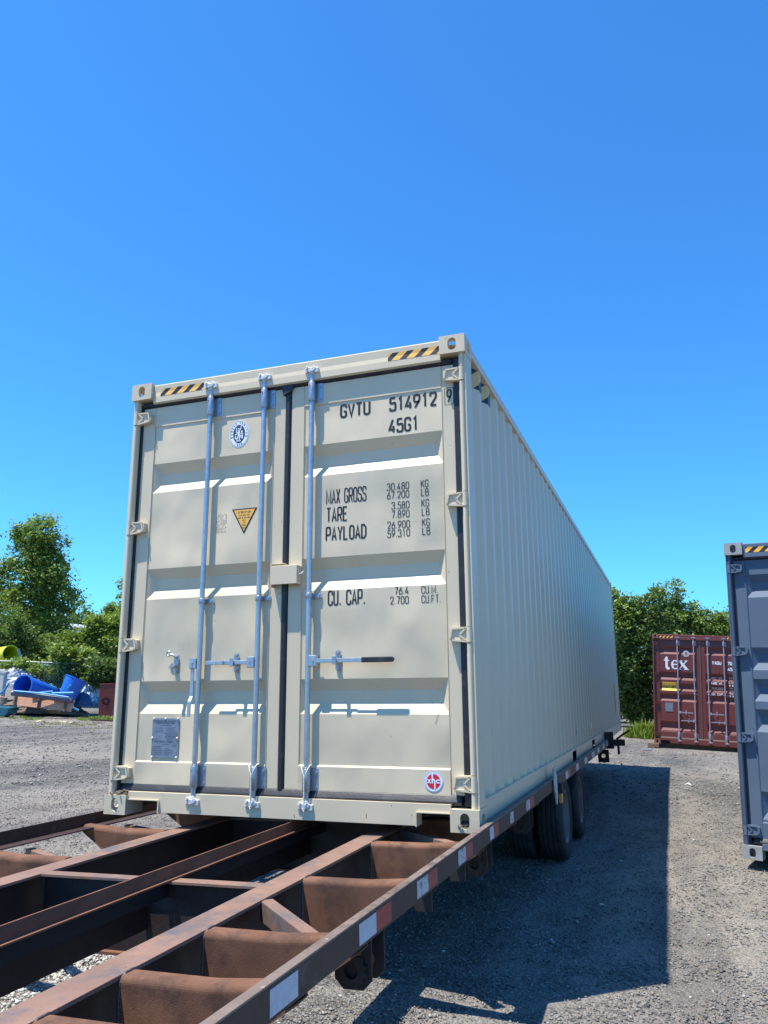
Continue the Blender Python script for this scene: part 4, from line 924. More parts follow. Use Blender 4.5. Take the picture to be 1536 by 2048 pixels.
    ldk = rng(noise(2.1, 4, .5, (1, .09, 1)), .56, .66, 0, .4); base = mix(ldk, base, (.085, .080, .076))
    L.new(base, b.inputs['Base Color'])
    h = N.new('ShaderNodeMath'); h.operation = 'ADD'; L.new(rng(vor.outputs['Distance'], 0, .7, 1, 0), h.inputs[0]); L.new(rng(vor2.outputs['Distance'], 0, .7, .5, 0), h.inputs[1])
    bp = N.new('ShaderNodeBump'); bp.inputs['Distance'].default_value = .016; bp.inputs['Strength'].default_value = 1.0; L.new(h.outputs[0], bp.inputs['Height']); L.new(bp.outputs[0], b.inputs['Normal'])
    return m
m_ground = ground_mat(); gme.materials.append(m_ground)
go = bpy.data.objects.new('ground', gme); COL.objects.link(go); tag(go, kind='structure')

def stone_mat(name, lo, hi):
    m = bpy.data.materials.new(name); m.use_nodes = True; nt = m.node_tree; N = nt.nodes; L = nt.links; b = N['Principled BSDF']; b.inputs['Roughness'].default_value = .85
    g = N.new('ShaderNodeNewGeometry'); x = N.new('ShaderNodeMix'); x.data_type = 'RGBA'; L.new(g.outputs['Random Per Island'], x.inputs[0]); x.inputs[6].default_value = (*lo, 1); x.inputs[7].default_value = (*hi, 1); L.new(x.outputs[2], b.inputs['Base Color']); return m
OCT = np.array([(1,0,0),(-1,0,0),(0,1,0),(0,-1,0),(0,0,1),(0,0,-1)], float); OF = np.array([(0,2,4),(2,1,4),(1,3,4),(3,0,4),(2,0,5),(1,2,5),(3,1,5),(0,3,5)])
def scatter(name, label, n, sampler, smin, smax, m, rng_, sink=.25, flat=.65, cat='gravel'):
    x, y = sampler(n); n = len(x); s = rng_.uniform(0, 1, n) ** 2.2 * (smax - smin) + smin
    z = ground_h(x, y) + s * flat * (1 - sink * 2)
    base = OCT[None] * (1 + rng_.uniform(-.35, .35, (n, 6, 1))) + rng_.normal(0, .16, (n, 6, 3)); base[:, :, 2] *= flat
    a = rng_.uniform(0, 6.28, n); ca, sa = np.cos(a)[:, None], np.sin(a)[:, None]
    vx = base[:, :, 0] * ca - base[:, :, 1] * sa; vy = base[:, :, 0] * sa + base[:, :, 1] * ca
    el = rng_.uniform(.7, 1.4, (n, 1)); Vv = np.stack([vx * el * s[:, None] + x[:, None], vy * s[:, None] / el + y[:, None], base[:, :, 2] * s[:, None] + z[:, None]], 2).reshape(-1, 3)
    Ff = (OF[None] + (np.arange(n) * 6)[:, None, None]).reshape(-1, 3)
    me = fast_mesh(name, Vv, Ff); me.materials.append(m); o = bpy.data.objects.new(name, me); COL.objects.link(o); tag(o, label, cat, kind='stuff'); return o
r_ = np.random.default_rng(21)
def near_gravel(n): 
    d = 2.2 + 13 * r_.uniform(0, 1, n) ** 1.25; a = r_.uniform(-.75, .52, n)
    fx, fy = 0.33 * -1, .944
    dirx = -.30 * np.cos(a) + .954 * np.sin(a); diry = .954 * np.cos(a) + .30 * np.sin(a)
    return CW.x + dirx * d, CW.y + diry * d
scatter('gravel', 'loose grey gravel strewn over the yard around the trailer', 190000, near_gravel, .0028, .0115, stone_mat('loose_stone', (.05, .05, .05), (.29, .28, .26)), r_)
scatter('gravel', 'scattered pale stones standing out among the darker gravel', 260, near_gravel, .010, .020, stone_mat('pale_stone', (.30, .29, .27), (.52, .50, .47)), r_)
def mid_gravel(n):
    d = 12 + 20 * r_.uniform(0, 1, n) ** 1.1; a = r_.uniform(-.72, .50, n)
    return CW.x + (-.30 * np.cos(a) + .954 * np.sin(a)) * d, CW.y + (.954 * np.cos(a) + .30 * np.sin(a)) * d
scatter('gravel', 'coarser stones spread over the far half of the yard', 26000, mid_gravel, .008, .026, stone_mat('far_stone', (.06, .06, .06), (.33, .31, .285)), r_)
def bright_patch(n): return r_.normal(.1, .5, n), r_.normal(-.55, .75, n)
scatter('gravel', 'coarse crushed stone coloured sunlit white under the open trailer frame', 11000, bright_patch, .007, .018, stone_mat('sunlit_white_stone', (.24, .23, .21), (.56, .54, .49)), r_)  # stones whitened to paint in the sunlight falling through the frame

# ------------------------------------------------------------------ vegetation
def leaf_mat(name, a, c, tr_=.38):
    m = bpy.data.materials.new(name); m.use_nodes = True; nt = m.node_tree; N = nt.nodes; L = nt.links; b = N['Principled BSDF']; b.inputs['Roughness'].default_value = .5; b.inputs['Specular IOR Level'].default_value = .35
    g = N.new('ShaderNodeNewGeometry'); tc = N.new('ShaderNodeTexCoord'); n = N.new('ShaderNodeTexNoise'); n.inputs['Scale'].default_value = .9; n.inputs['Detail'].default_value = 3; L.new(tc.outputs['Object'], n.inputs[0])
    ad = N.new('ShaderNodeMath'); ad.operation = 'MULTIPLY_ADD'; L.new(g.outputs['Random Per Island'], ad.inputs[0]); ad.inputs[1].default_value = .5; 
    mr = N.new('ShaderNodeMapRange'); mr.inputs['From Min'].default_value = .35; mr.inputs['From Max'].default_value = .65; mr.inputs['To Max'].default_value = .5; L.new(n.outputs[0], mr.inputs[0]); L.new(mr.outputs[0], ad.inputs[2])
    x = N.new('ShaderNodeMix'); x.data_type = 'RGBA'; L.new(ad.outputs[0], x.inputs[0]); x.inputs[6].default_value = (*a, 1); x.inputs[7].default_value = (*c, 1); L.new(x.outputs[2], b.inputs['Base Color'])
    t = N.new('ShaderNodeBsdfTranslucent'); y = N.new('ShaderNodeMix'); y.data_type = 'RGBA'; y.blend_type = 'MULTIPLY'; y.inputs[0].default_value = 1; L.new(x.outputs[2], y.inputs[6]); y.inputs[7].default_value = (1.0, 1.0, .4, 1); L.new(y.outputs[2], t.inputs[0])
    ms = N.new('ShaderNodeMixShader'); ms.inputs[0].default_value = tr_; L.new(b.outputs[0], ms.inputs[1]); L.new(t.outputs[0], ms.inputs[2]); L.new(ms.outputs[0], [q for q in N if q.type == 'OUTPUT_MATERIAL'][0].inputs[0]); return m
m_leafA = leaf_mat('tree_leaf', (.085, .150, .034), (.290, .400, .095)); m_leafB = leaf_mat('bush_leaf', (.105, .180, .034), (.330, .430, .095)); m_leafC = leaf_mat('dark_leaf', (.055, .105, .030), (.180, .270, .070))
m_leafD = leaf_mat('weed_leaf', (.10, .18, .03), (.26, .34, .07)); m_bark = mat('bark', (.095, .07, .05), .9, var=.3, vscale=12, bump=.01, bscale=25)
def crown_mesh(name, blobs, n, size, rng_, clumps=None, cl_r=.38, droop=0):
    """leaf-sized faces gathered in clumps near the surface of several uneven lobes"""
    blobs = np.array(blobs, float); vol = (blobs[:, 3] * blobs[:, 4] * blobs[:, 5]) ** .67; pr = vol / vol.sum()
    nc = clumps or max(20, n // 42); k = rng_.choice(len(blobs), nc, p=pr)
    d = rng_.normal(0, 1, (nc, 3)); d /= np.linalg.norm(d, axis=1)[:, None]; rad = rng_.uniform(.25, 1.30, nc) ** .62
    cc = blobs[k, :3] + d * rad[:, None] * blobs[k, 3:6]
    cr = rng_.uniform(.55, 1.35, nc) * cl_r
    q = rng_.integers(0, nc, n); off = rng_.normal(0, .5, (n, 3)) * cr[q][:, None]; off[:, 2] *= .72
    p = cc[q] + off
    keep = p[:, 2] > .03; p = p[keep]; n = len(p)
    s = size * rng_.uniform(.6, 1.45, n)
    nrm = rng_.normal(0, 1, (n, 3)); nrm[:, 2] = np.abs(nrm[:, 2]) + .35; nrm /= np.linalg.norm(nrm, axis=1)[:, None]
    t = np.cross(nrm, rng_.normal(0, 1, (n, 3))); t /= np.linalg.norm(t, axis=1)[:, None] + 1e-9; u = np.cross(nrm, t)
    a = p + t * s[:, None]; b_ = p + u * s[:, None] * .45 + nrm * s[:, None] * .12; c = p - t * s[:, None] * .8; e = p - u * s[:, None] * .45 + nrm * s[:, None] * .12
    Vv = np.stack([a, b_, c, e], 1).reshape(-1, 3); Ff = np.arange(n * 4).reshape(-1, 4)
    return fast_mesh(name, Vv, Ff)
def plant(name, label, cat, base, blobs, n, size, m, seed, trunk=None, group=None, cl_r=.38):
    rg = np.random.default_rng(seed); base = Vector(base); root = empty(name, label, cat, loc=base, group=group)
    me = crown_mesh('crown', blobs, n, size, rg, cl_r=cl_r); me.materials.append(m); link('crown', me, None, root)
    if trunk:
        h, r = trunk; b = MB(); pts = [(0, 0, -.1)]; 
        for i in range(1, 6): pts.append((rg.normal(0, .06) * i, rg.normal(0, .06) * i, h * i / 5))
        b.tube(pts, [r * (1.15 - .17 * i) for i in range(6)], 8)
        bl = list(blobs)
        for q in bl[:10]:
            st = Vector(pts[min(5, 1 + int(4.2 * min(1, max(0, (q[2] - q[5]) / max(h, .1)))))]); en = Vector(q[:3]); mid = (st + en) / 2 + Vector((rg.normal(0, .15), rg.normal(0, .15), .1))
            b.tube([st, mid, en], [r * .5, r * .3, r * .1], 6)
        b.obj('trunk', m_bark, root)
    return root
def ground_at(px, py_hint, depth):
    p = at(px, py_hint, depth); return Vector((p.x, p.y, float(ground_h(p.x, p.y))))
def blob_px(base, depth, items):
    """lobes measured off the view: (px, py, rx_px, rz_px) -> metres relative to base"""
    out = []
    for (px, py, rx, rz) in items:
        p = at(px, py, depth); rx_ = rx / FPX * depth; rz_ = rz / FPX * depth; out.append((p.x - base.x, p.y - base.y + random.uniform(-.4, .4), p.z - base.z, rx_, max(rx_ * .9, .5), rz_))
    return out
# the tall tree on the left
D = 36.0; bs = ground_at(80, 1380, D)
plant('broadleaf_tree', 'tall leafy tree rising behind the fence at the far left', 'tree', bs, blob_px(bs, D, [(92, 1065, 22, 32), (60, 1075, 24, 26), (110, 1095, 26, 30), (50, 1115, 36, 32), (85, 1135, 44, 34), (22, 1150, 24, 34), (110, 1165, 36, 28), (4, 1190, 26, 26), (62, 1195, 52, 34), (132, 1200, 40, 26), (80, 1250, 62, 36), (40, 1290, 50, 36), (110, 1290, 40, 34)]), 25000, .090, m_leafA, 5, trunk=(6.2, .2), cl_r=.40)
D = 33.0
for k, (nm, lab, items, n, m, seed) in enumerate((
    ('dark_bush', 'dark green undergrowth below the tall tree at the left edge of the view', [(20, 1260, 44, 50), (60, 1300, 50, 36), (95, 1295, 34, 36), (10, 1320, 30, 30)], 9000, m_leafC, 41),
    ('leafy_bush', 'light green leafy bush at the right foot of the tall tree', [(150, 1290, 40, 26), (125, 1308, 36, 26), (180, 1300, 30, 26)], 7000, m_leafB, 42),
    ('leafy_bush', 'bright green bush beside the cream container edge at mid height', [(205, 1262, 30, 30), (225, 1290, 24, 34), (190, 1255, 22, 20), (215, 1240, 16, 14), (245, 1270, 26, 40)], 8000, m_leafB, 43))):
    bs = ground_at(items[0][0], 1380, D); plant(nm, lab, 'bush', bs, blob_px(bs, D, items), n, .085, m, seed, cl_r=.30)
D = 60.0; bs = ground_at(200, 1370, D)
plant('distant_tree', 'distant tree whose top shows just left of the cream container', 'tree', bs, blob_px(bs, D, [(228, 1232, 20, 20), (240, 1260, 24, 30), (215, 1262, 16, 16), (262, 1190, 30, 40), (285, 1240, 40, 50)]), 7000, .15, m_leafA, 51, trunk=(5.5, .2), cl_r=.6)
D = 75.0; bs = ground_at(170, 1365, D)
plant('distant_trees', None, None, bs, blob_px(bs, D, [(x, 1248 + 5 * math.sin(x * .3), 18, 24) for x in range(-90, 330, 16)] + [(x, 1290, 30, 40) for x in range(-90, 330, 26)]), 22000, .2, m_leafC, 52, cl_r=.8)
o = [q for q in COL.objects if q.name == 'distant_trees'][0]
for ch in list(o.children): ch.parent = None; ch.location = o.location; ch.name = 'distant_woods'; tag(ch, 'hazy line of distant woods beyond the yard', 'woods', kind='stuff')
bpy.data.objects.remove(o)
# ivy and brambles along the fence
D = 27.5
for k, (lab, items, n, m, seed) in enumerate((
    ('bramble bush spilling over the fence below the lime green tub', [(10, 1332, 26, 9), (28, 1335, 16, 8)], 1500, m_leafB, 61),
    ('bramble bush on the fence behind the two blue barrels', [(75, 1345, 26, 14), (100, 1352, 24, 20), (62, 1328, 10, 6)], 3200, m_leafB, 62),
    ('thick ivy bush on the fence behind the red metal box', [(150, 1340, 32, 20), (185, 1342, 34, 22), (215, 1345, 28, 26), (165, 1362, 30, 14), (205, 1368, 26, 10), (245, 1350, 26, 28)], 9500, m_leafC, 63),
    ('pale shrub rising behind the fence between tree and container', [(125, 1322, 24, 16), (150, 1312, 18, 16), (132, 1302, 10, 12)], 3200, m_leafB, 64))):
    bs = ground_at(items[0][0], 1400, D); plant('fence_bush', lab, 'bush', bs, blob_px(bs, D, items), n, .07, m, seed, group='bushes growing on the fence', cl_r=.22)
# tree wall on the right behind the maroon container
D = 31.0
walls = ((1225, 'leafy tree right beside the far end of the cream container', [(1215, 1250, 40, 50), (1250, 1215, 26, 26), (1235, 1290, 34, 50), (1250, 1350, 36, 60), (1225, 1200, 20, 20), (1262, 1400, 30, 40), (1250, 1425, 30, 24), (1275, 1420, 24, 26)], 11000, m_leafA, 71),
         (1280, 'leafy tree directly left of the maroon container', [(1278, 1225, 34, 30), (1300, 1260, 36, 40), (1285, 1310, 40, 50), (1275, 1365, 34, 56), (1300, 1200, 14, 16), (1290, 1410, 24, 36)], 11000, m_leafC, 72),
         (1350, 'leafy tree behind the maroon container with two tall shoots', [(1340, 1225, 36, 28), (1365, 1245, 40, 40), (1322, 1185, 12, 22), (1352, 1185, 12, 24), (1345, 1300, 50, 60)], 9500, m_leafA, 73),
         (1420, 'lower leafy tree behind the maroon container, beside the grey one', [(1405, 1245, 30, 28), (1440, 1252, 30, 26), (1425, 1290, 50, 50), (1475, 1260, 30, 40)], 8000, m_leafA, 74))
for k, (px, lab, items, n, m, seed) in enumerate(walls):
    d_ = D + (1.5 if k < 2 else 5.0); bs = ground_at(px, 1430, d_); plant('broadleaf_tree', lab, 'tree', bs, blob_px(bs, d_, items), n, .085, m, seed, trunk=(3.6, .13), group='trees at the end of the yard', cl_r=.33)
D = 37; bs = ground_at(1300, 1430, D); 
plant('dense_undergrowth', None, None, bs, blob_px(bs, D, [(x, 1290, 40, 60) for x in range(1180, 1560, 40)] + [(x, 1380, 40, 60) for x in range(1180, 1560, 40)]), 16000, .13, m_leafC, 75, cl_r=.6)
o = [q for q in COL.objects if q.name == 'dense_undergrowth'][0]
for ch in list(o.children): ch.parent = None; ch.location = o.location; ch.name = 'undergrowth'; tag(ch, 'dense dark undergrowth filling the gaps behind the right hand trees', 'undergrowth', kind='stuff')
bpy.data.objects.remove(o)
# weeds
def weeds(label, cat, cx, cy, rx, ry, n, h, m, seed, wdt=.012, lean=.5):
    rg = np.random.default_rng(seed); kc = max(5, n // 22); a = rg.uniform(0, 6.283, kc); r = np.sqrt(rg.uniform(0, 1, kc)); q_ = rg.integers(0, kc, n); r = r[q_]; a = a[q_]; x = cx + r * rx * np.cos(a) + rg.normal(0, .07, n); y = cy + r * ry * np.sin(a) + rg.normal(0, .07, n); z = ground_h(x, y) - .01
    hh = h * rg.uniform(.4, 1.1, n) * (1.1 - .6 * r); t = rg.uniform(0, 6.283, n); lx, ly = np.cos(t), np.sin(t); L1 = hh * lean * rg.uniform(.3, 1, n)
    wv = wdt * rg.uniform(.6, 1.5, n); b0 = np.stack([x - ly * wv, y + lx * wv, z], 1); b1 = np.stack([x + ly * wv, y - lx * wv, z], 1)
    m0 = np.stack([x - ly * wv + lx * L1 * .4, y + lx * wv + ly * L1 * .4, z + hh * .7], 1); m1 = np.stack([x + ly * wv + lx * L1 * .4, y - lx * wv + ly * L1 * .4, z + hh * .7], 1)
    t0 = np.stack([x + lx * L1 + ly * wv * .2, y + ly * L1, z + hh], 1); t1 = np.stack([x + lx * L1 - ly * wv * .2, y + ly * L1, z + hh], 1)
    Vv = np.stack([b0, b1, m1, m0, t1, t0], 1).reshape(-1, 3); k = np.arange(n)[:, None] * 6
    Ff = np.concatenate([k + np.array([[0, 1, 2, 3]]), k + np.array([[3, 2, 4, 5]])]); me = fast_mesh('weeds', Vv, Ff); me.materials.append(m); o = bpy.data.objects.new('weeds', me); COL.objects.link(o); tag(o, label, cat, kind='stuff')
p = ground_at(1286, 1455, 25.2); weeds('bright green weeds tufted at the left corner of the maroon container', 'weeds', p.x, p.y, .55, .5, 900, .62, m_leafD, 81, .012, .9)
m_weed2 = leaf_mat('dry_weed_leaf', (.13, .14, .04), (.26, .26, .10))
p = ground_at(150, 1448, 21.5); weeds('thin yellowish weeds growing through the gravel before the scrap heap', 'weeds', p.x, p.y, 1.6, 1.7, 1100, .045, m_weed2, 82, .012, 1.2)
p = ground_at(215, 1425, 24.5); weeds('green weeds around the foot of the red metal box', 'weeds', p.x, p.y, 1.0, .8, 650, .15, m_leafD, 83, .010, .9)
p = ground_at(45, 1436, 24.0); weeds('low weeds in the gravel in front of the wooden panel', 'weeds', p.x, p.y, 1.1, .5, 260, .11, m_leafD, 84, .010, 1.0)

# ------------------------------------------------------------------ fence and scrap heap on the left
Z3 = Vector((0, 0, 1)); RT = (at(200, 1400, 27) - at(0, 1400, 27)).normalized(); FW = Z3.cross(RT).normalized()
m_wire = mat('galvanised_wire', (.40, .42, .42), .5, .6); m_fpost = mat('fence_post_steel', (.36, .38, .38), .5, .6)
fa = ground_at(-60, 1400, 26.8); fb = ground_at(330, 1400, 27.4); top_z = at(100, 1325, 27).z
fr = empty('chain_link_fence', 'rusty grey chain link fence behind the scrap heap', 'fence', loc=(fa.x, fa.y, 0)); L_ = (fb - fa); L_.z = 0; ln = L_.length; fr.rotation_euler = (0, 0, math.atan2(L_.y, L_.x)); H = top_z
b = MB(); st = .11; x = -H
while x < ln:
    for (x0, z0, x1, z1) in ((x, 0.02, x + H, H), (x + H, 0.02, x, H)):
        pa = Vector((x0, 0, z0)); pb = Vector((x1, 0.006 if x1 > x0 else 0, z1)); b.cyl(pa, pb, .0028, 3, caps=False, smooth=False)
    x += st
o = b.obj('wire_mesh', m_wire, fr); tag(o, kind='stuff')
MB().cyl((0, 0, H), (ln, 0, H), .018, 8).obj('top_rail', m_fpost, fr)
for k in range(4): MB().cyl((.4 + k * 2.6, .03, -.1), (.4 + k * 2.6, .03, H + .05), .03, 10).obj('post', m_fpost, fr)

m_blue = mat('blue_plastic', (.016, .14, .58), .35, var=.08, vscale=6); m_lblue = mat('light_blue_plastic', (.05, .30, .55), .4, var=.08, vscale=8); m_lime = mat('lime_plastic', (.60, .64, .012), .4, var=.05)
m_dblue = mat('faded_navy_plastic', (.020, .085, .20), .4, var=.15, vscale=5); m_teal = mat('teal_plastic', (.015, .12, .17), .4, var=.1); m_film = mat('crumpled_film', (.34, .37, .40), .35, var=.15, vscale=6, bump=.02, bscale=9)
m_pinkw = mat('pinkish_white_scrap', (.66, .56, .54), .6, var=.15, vscale=9); m_ply = mat('tan_deck_board', (.50, .27, .17), .7, var=.12, vscale=6, bump=.001, bscale=40); m_dgreen = mat('pale_green_plastic', (.10, .26, .10), .5, var=.1)
m_redm = mat('red_painted_metal', (.17, .022, .016), .5, var=.15, vscale=9, dirt=(.12, .05, .03), dirt_amt=.6, dirt_scale=12); m_pur = mat('plum_grey_pipe', (.10, .09, .15), .4, var=.15, vscale=5); m_brn = mat('brown_tube', (.13, .075, .055), .55)
def bucket(name, label, cat, c_mouth, c_base, r0, r1, m, rim=.02, group=None):
    a = Vector(c_mouth); b_ = Vector(c_base); d = (b_ - a).normalized(); u = d.orthogonal().normalized(); w = d.cross(u); n = 32; t = .012; L = (b_ - a).length
    prof = [(0, r0 + rim), (.03, r0 + rim), (.03, r0 + .004), (L, r1), (L, 0), (L - t, 0), (L - t, r1 - t), (0, r0 - t), (0, r0 + rim)]
    k = len(prof); V = []; Fc = []
    for i in range(n):
        an = 2 * math.pi * i / n; e = u * math.cos(an) + w * math.sin(an)
        for (l, r) in prof: V.append(a + d * l + e * r)
    for i in range(n):
        for j in range(k - 1): Fc.append((i * k + j, i * k + j + 1, ((i + 1) % n) * k + j + 1, ((i + 1) % n) * k + j))
    q = MB(); q.add(V, Fc, False); o = q.obj(name, m); 
    md = o.modifiers.new('edge', 'EDGE_SPLIT'); md.split_angle = math.radians(35); o.data.polygons.foreach_set('use_smooth', [True] * len(o.data.polygons)); tag(o, label, cat, group); return o
def P3(px, py, d): return at(px, py, d)
DJ = 26.0
bucket('plastic_barrel', 'open blue plastic barrel lying on its side on the scrap heap', 'barrel', P3(45, 1371, 25.2), P3(104, 1388, 26.6), .33, .25, m_blue, group='blue barrels on the scrap heap')
bucket('plastic_barrel', 'open blue plastic barrel standing tilted on the scrap heap', 'barrel', P3(153, 1357, 26.0), P3(129, 1404, 25.7), .345, .27, m_blue, group='blue barrels on the scrap heap')
bucket('plastic_tub', 'lime green plastic tub lying on its side above the fence', 'tub', P3(22, 1308, 28.6), P3(-26, 1312, 29.6), .30, .24, m_lime)
# rack that carries the tub
q = MB(); c = ground_at(0, 1390, 29.2); zt = P3(0, 1324, 29.0).z
q.box(-1.2, 1.0, -.5, .5, zt - .04, zt - .002)
for sx in (-1.15, .95):
    for sy in (-.45, .45): q.box(sx - .04, sx + .04, sy - .04, sy + .04, -.05, zt - .04)
o = q.obj('storage_rack', m_brn); o.location = (c.x, c.y, 0); o.rotation_euler = (0, 0, math.atan2(RT.y, RT.x)); tag(o, 'brown rack behind the fence under the lime green tub', 'rack')
q = MB(); q.cyl(P3(36, 1298, 28.2), P3(45, 1326, 28.2), .05, 8); o = q.obj('white_post', m_film); tag(o, 'short white post leaning beside the lime green tub', 'post')
# crumpled films
def heap(name, label, cat, px, py, d, rx, rz, m, seed, ry=None, amp=.22, col_n=3.1):
    rg = random.Random(seed); c = P3(px, py, d); ry = ry or rx * .8; n, k = 28, 12; V = []; Fc = []
    zlow = float(ground_h(c.x, c.y)); 
    for i in range(n):
        for j in range(k):
            a = 2 * math.pi * i / n; t = math.pi / 2 * j / (k - 1); f = 1 + amp * (math.sin(a * 3 + seed + t * 4) * .5 + math.sin(a * 7 + t * 9 + seed * 2) * .35 + rg.uniform(-.35, .35))
            if j == k - 1: f = 1
            V.append((math.cos(a) * math.cos(t) * rx * f, math.sin(a) * math.cos(t) * ry * f, math.sin(t) * rz * f))
    for i in range(n):
        for j in range(k - 1): Fc.append((i * k + j, ((i + 1) % n) * k + j, ((i + 1) % n) * k + j + 1, i * k + j + 1))
    q = MB(); q.add(V, Fc, False); o = q.obj(name, m); o.location = c; o.rotation_euler = (0, 0, math.atan2(RT.y, RT.x)); tag(o, label, cat); return o
pxm = FPX / 26
heap('plastic_sheeting', 'crumpled silvery plastic sheeting heaped behind the lying blue barrel', 'sheeting', 28, 1372, 27.0, 52 / pxm, 36 / pxm, m_film, 1, amp=.12)
heap('wrapped_bale', 'whitish film wrapped bale seen through the chain link fence', 'bale', 82, 1368, 28.4, 26 / pxm, 40 / pxm, m_film, 2)
heap('plastic_drum', 'rounded pale grey plastic drum half hidden behind the standing blue barrel', 'drum', 172, 1396, 26.8, 14 / pxm, 28 / pxm, mat('pale_grey_plastic', (.55, .60, .64), .4), 3, amp=.06)
heap('blue_tarpaulin', 'navy blue moulded plastic shape right of the standing blue barrel', 'plastic shape', 168, 1412, 26.3, 34 / pxm, 28 / pxm, m_dblue, 4, amp=.06)
heap('scrap_bundle', 'pinkish white bundle of scrap beside the red metal box', 'bundle', 190, 1396, 27.0, 17 / pxm, 19 / pxm, m_pinkw, 5, amp=.3)
heap('plastic_canopy', 'pale green curved plastic cover between the two blue barrels', 'cover', 103, 1386, 27.2, 18 / pxm, 19 / pxm, m_dgreen, 6, amp=.05)
# pipes
def pipe(label, pts, d, r, m, group='light blue tubes on the scrap heap', name='plastic_tube', cat='tube'):
    q = MB(); q.tube([P3(x, y, d + (e[0] if e else 0)) for (x, y, *e) in pts], r, 10); o = q.obj(name, m); tag(o, label, cat, group); return o
pipe('bent light blue tube at the left end of the scrap heap', [(0, 1388), (9, 1380), (17, 1368), (17, 1366)], 25.0, .035, m_lblue)
pipe('straight light blue tube resting across the lying barrel', [(62, 1388), (106, 1383)], 24.9, .035, m_lblue)
pipe('light blue tube reaching in front of the standing barrel', [(104, 1387), (147, 1386)], 24.8, .040, m_lblue)
pipe('short kinked light blue tube standing before the tilted barrel', [(135, 1384), (134, 1378), (141, 1370)], 24.7, .026, m_lblue)
pipe('light blue tube poking down to the gravel below the tilted barrel', [(140, 1404), (147, 1416), (157, 1421)], 24.9, .036, m_lblue)
pipe('long plum coloured pipe lying across the scrap heap', [(24, 1386), (80, 1392), (145, 1401)], 24.7, .085, m_pur, None, 'long_pipe', 'pipe')
pipe('thin light blue tube lying along the plum coloured pipe', [(27, 1382), (85, 1387), (138, 1395)], 24.62, .030, m_lblue)
# deck panel of boards with brown legs
pr = empty('deck_panel', 'tan boarded deck panel propped on edge below the plum pipe', 'panel', loc=P3(24, 1408, 24.9)); ang = math.atan2((P3(142, 1422, 24.6) - P3(24, 1408, 24.9)).y, (P3(142, 1422, 24.6) - P3(24, 1408, 24.9)).x); pr.rotation_euler = (math.radians(28), math.radians(1.0), ang)
L2 = (P3(142, 1422, 24.6) - P3(24, 1408, 24.9)).length; dz = (P3(142, 1422, 24.6) - P3(24, 1408, 24.9)).z; pr.rotation_euler = (math.radians(-15), -math.asin(dz / L2), ang)
bm_ = MB().box(0, L2, 0, .022, 0, .088).mesh('board'); bm_.materials.append(m_ply)
for k in range(4): link('board', bm_, None, pr, loc=(.02 * (k % 2), 0, -.02 + .093 * k))
for x in (.02, L2 * .42, L2 * .86): MB().cyl((x, -.05, .40), (x + .10, -.07, -.06), .035, 8).obj('leg', m_brn, pr)
q = MB(); bz = P3(0, 1423, 24.7); q.prism([(-.75, .28), (.45, .24), (.35, 0.0), (.2, -.04), (-.75, -.06)], -.35, .35, 'Y'); o = q.obj('plastic_bin', m_teal, bevel=.02); o.location = (bz.x, bz.y, float(ground_h(bz.x, bz.y)) + .06); o.rotation_euler = (0, 0, math.atan2(RT.y, RT.x)); tag(o, 'dark teal plastic bin at the left end of the scrap heap', 'bin')
q = MB(); bz = ground_at(-8, 1400, 25.6); zt = P3(0, 1343, 25.6).z; q.box(-.45, .22, -.12, .12, 0, zt); q.prism([(-.3, zt), (.30, zt - .06), (.26, zt - .14), (-.3, zt - .1)], -.13, .13, 'Y'); o = q.obj('white_cabinet', mat('off_white_board', (.62, .58, .50), .6, var=.1), bevel=.01); o.location = bz; o.rotation_euler = (0, 0, math.atan2(RT.y, RT.x)); tag(o, 'off white cabinet cut off by the left edge of the view', 'cabinet')
q = MB(); bz = P3(5, 1397, 25.1); q.box(-.35, .12, -.10, .1, -.15, .05); o = q.obj('wooden_box', m_ply, bevel=.01); o.location = bz; o.rotation_euler = (0, .1, math.atan2(RT.y, RT.x)); tag(o, 'small tan wooden box above the teal bin', 'box')
# red metal box with a round opening
rb = empty('metal_blower', 'rusty red metal box with a round opening beside the cream container', 'metal box', loc=ground_at(216, 1404, 25.8)); rb.rotation_euler = (0, math.radians(-3), math.atan2(RT.y, RT.x) + .15)
hgt = P3(216, 1369, 25.8).z - rb.location.z
MB().holed(.44, hgt, .03, .13, .13, Matrix.Translation((0, -.18, hgt / 2)) @ Matrix(((1,0,0,0),(0,0,-1,0),(0,1,0,0),(0,0,0,1))), n=24).obj('front_plate', m_redm, rb)
MB().box(-.22, .22, -.148, .2, 0, hgt - .002).obj('housing', mat('dark_rusty_red', (.10, .018, .014), .7), rb, bevel=.01)
MB().cyl((0, -.16, hgt / 2), (0, -.20, hgt / 2), .04, 12).obj('hub', m_brn, rb)
MB().box(-.235, .235, -.19, .21, hgt - .002, hgt + .03).obj('top_plate', m_redm, rb, bevel=.006)
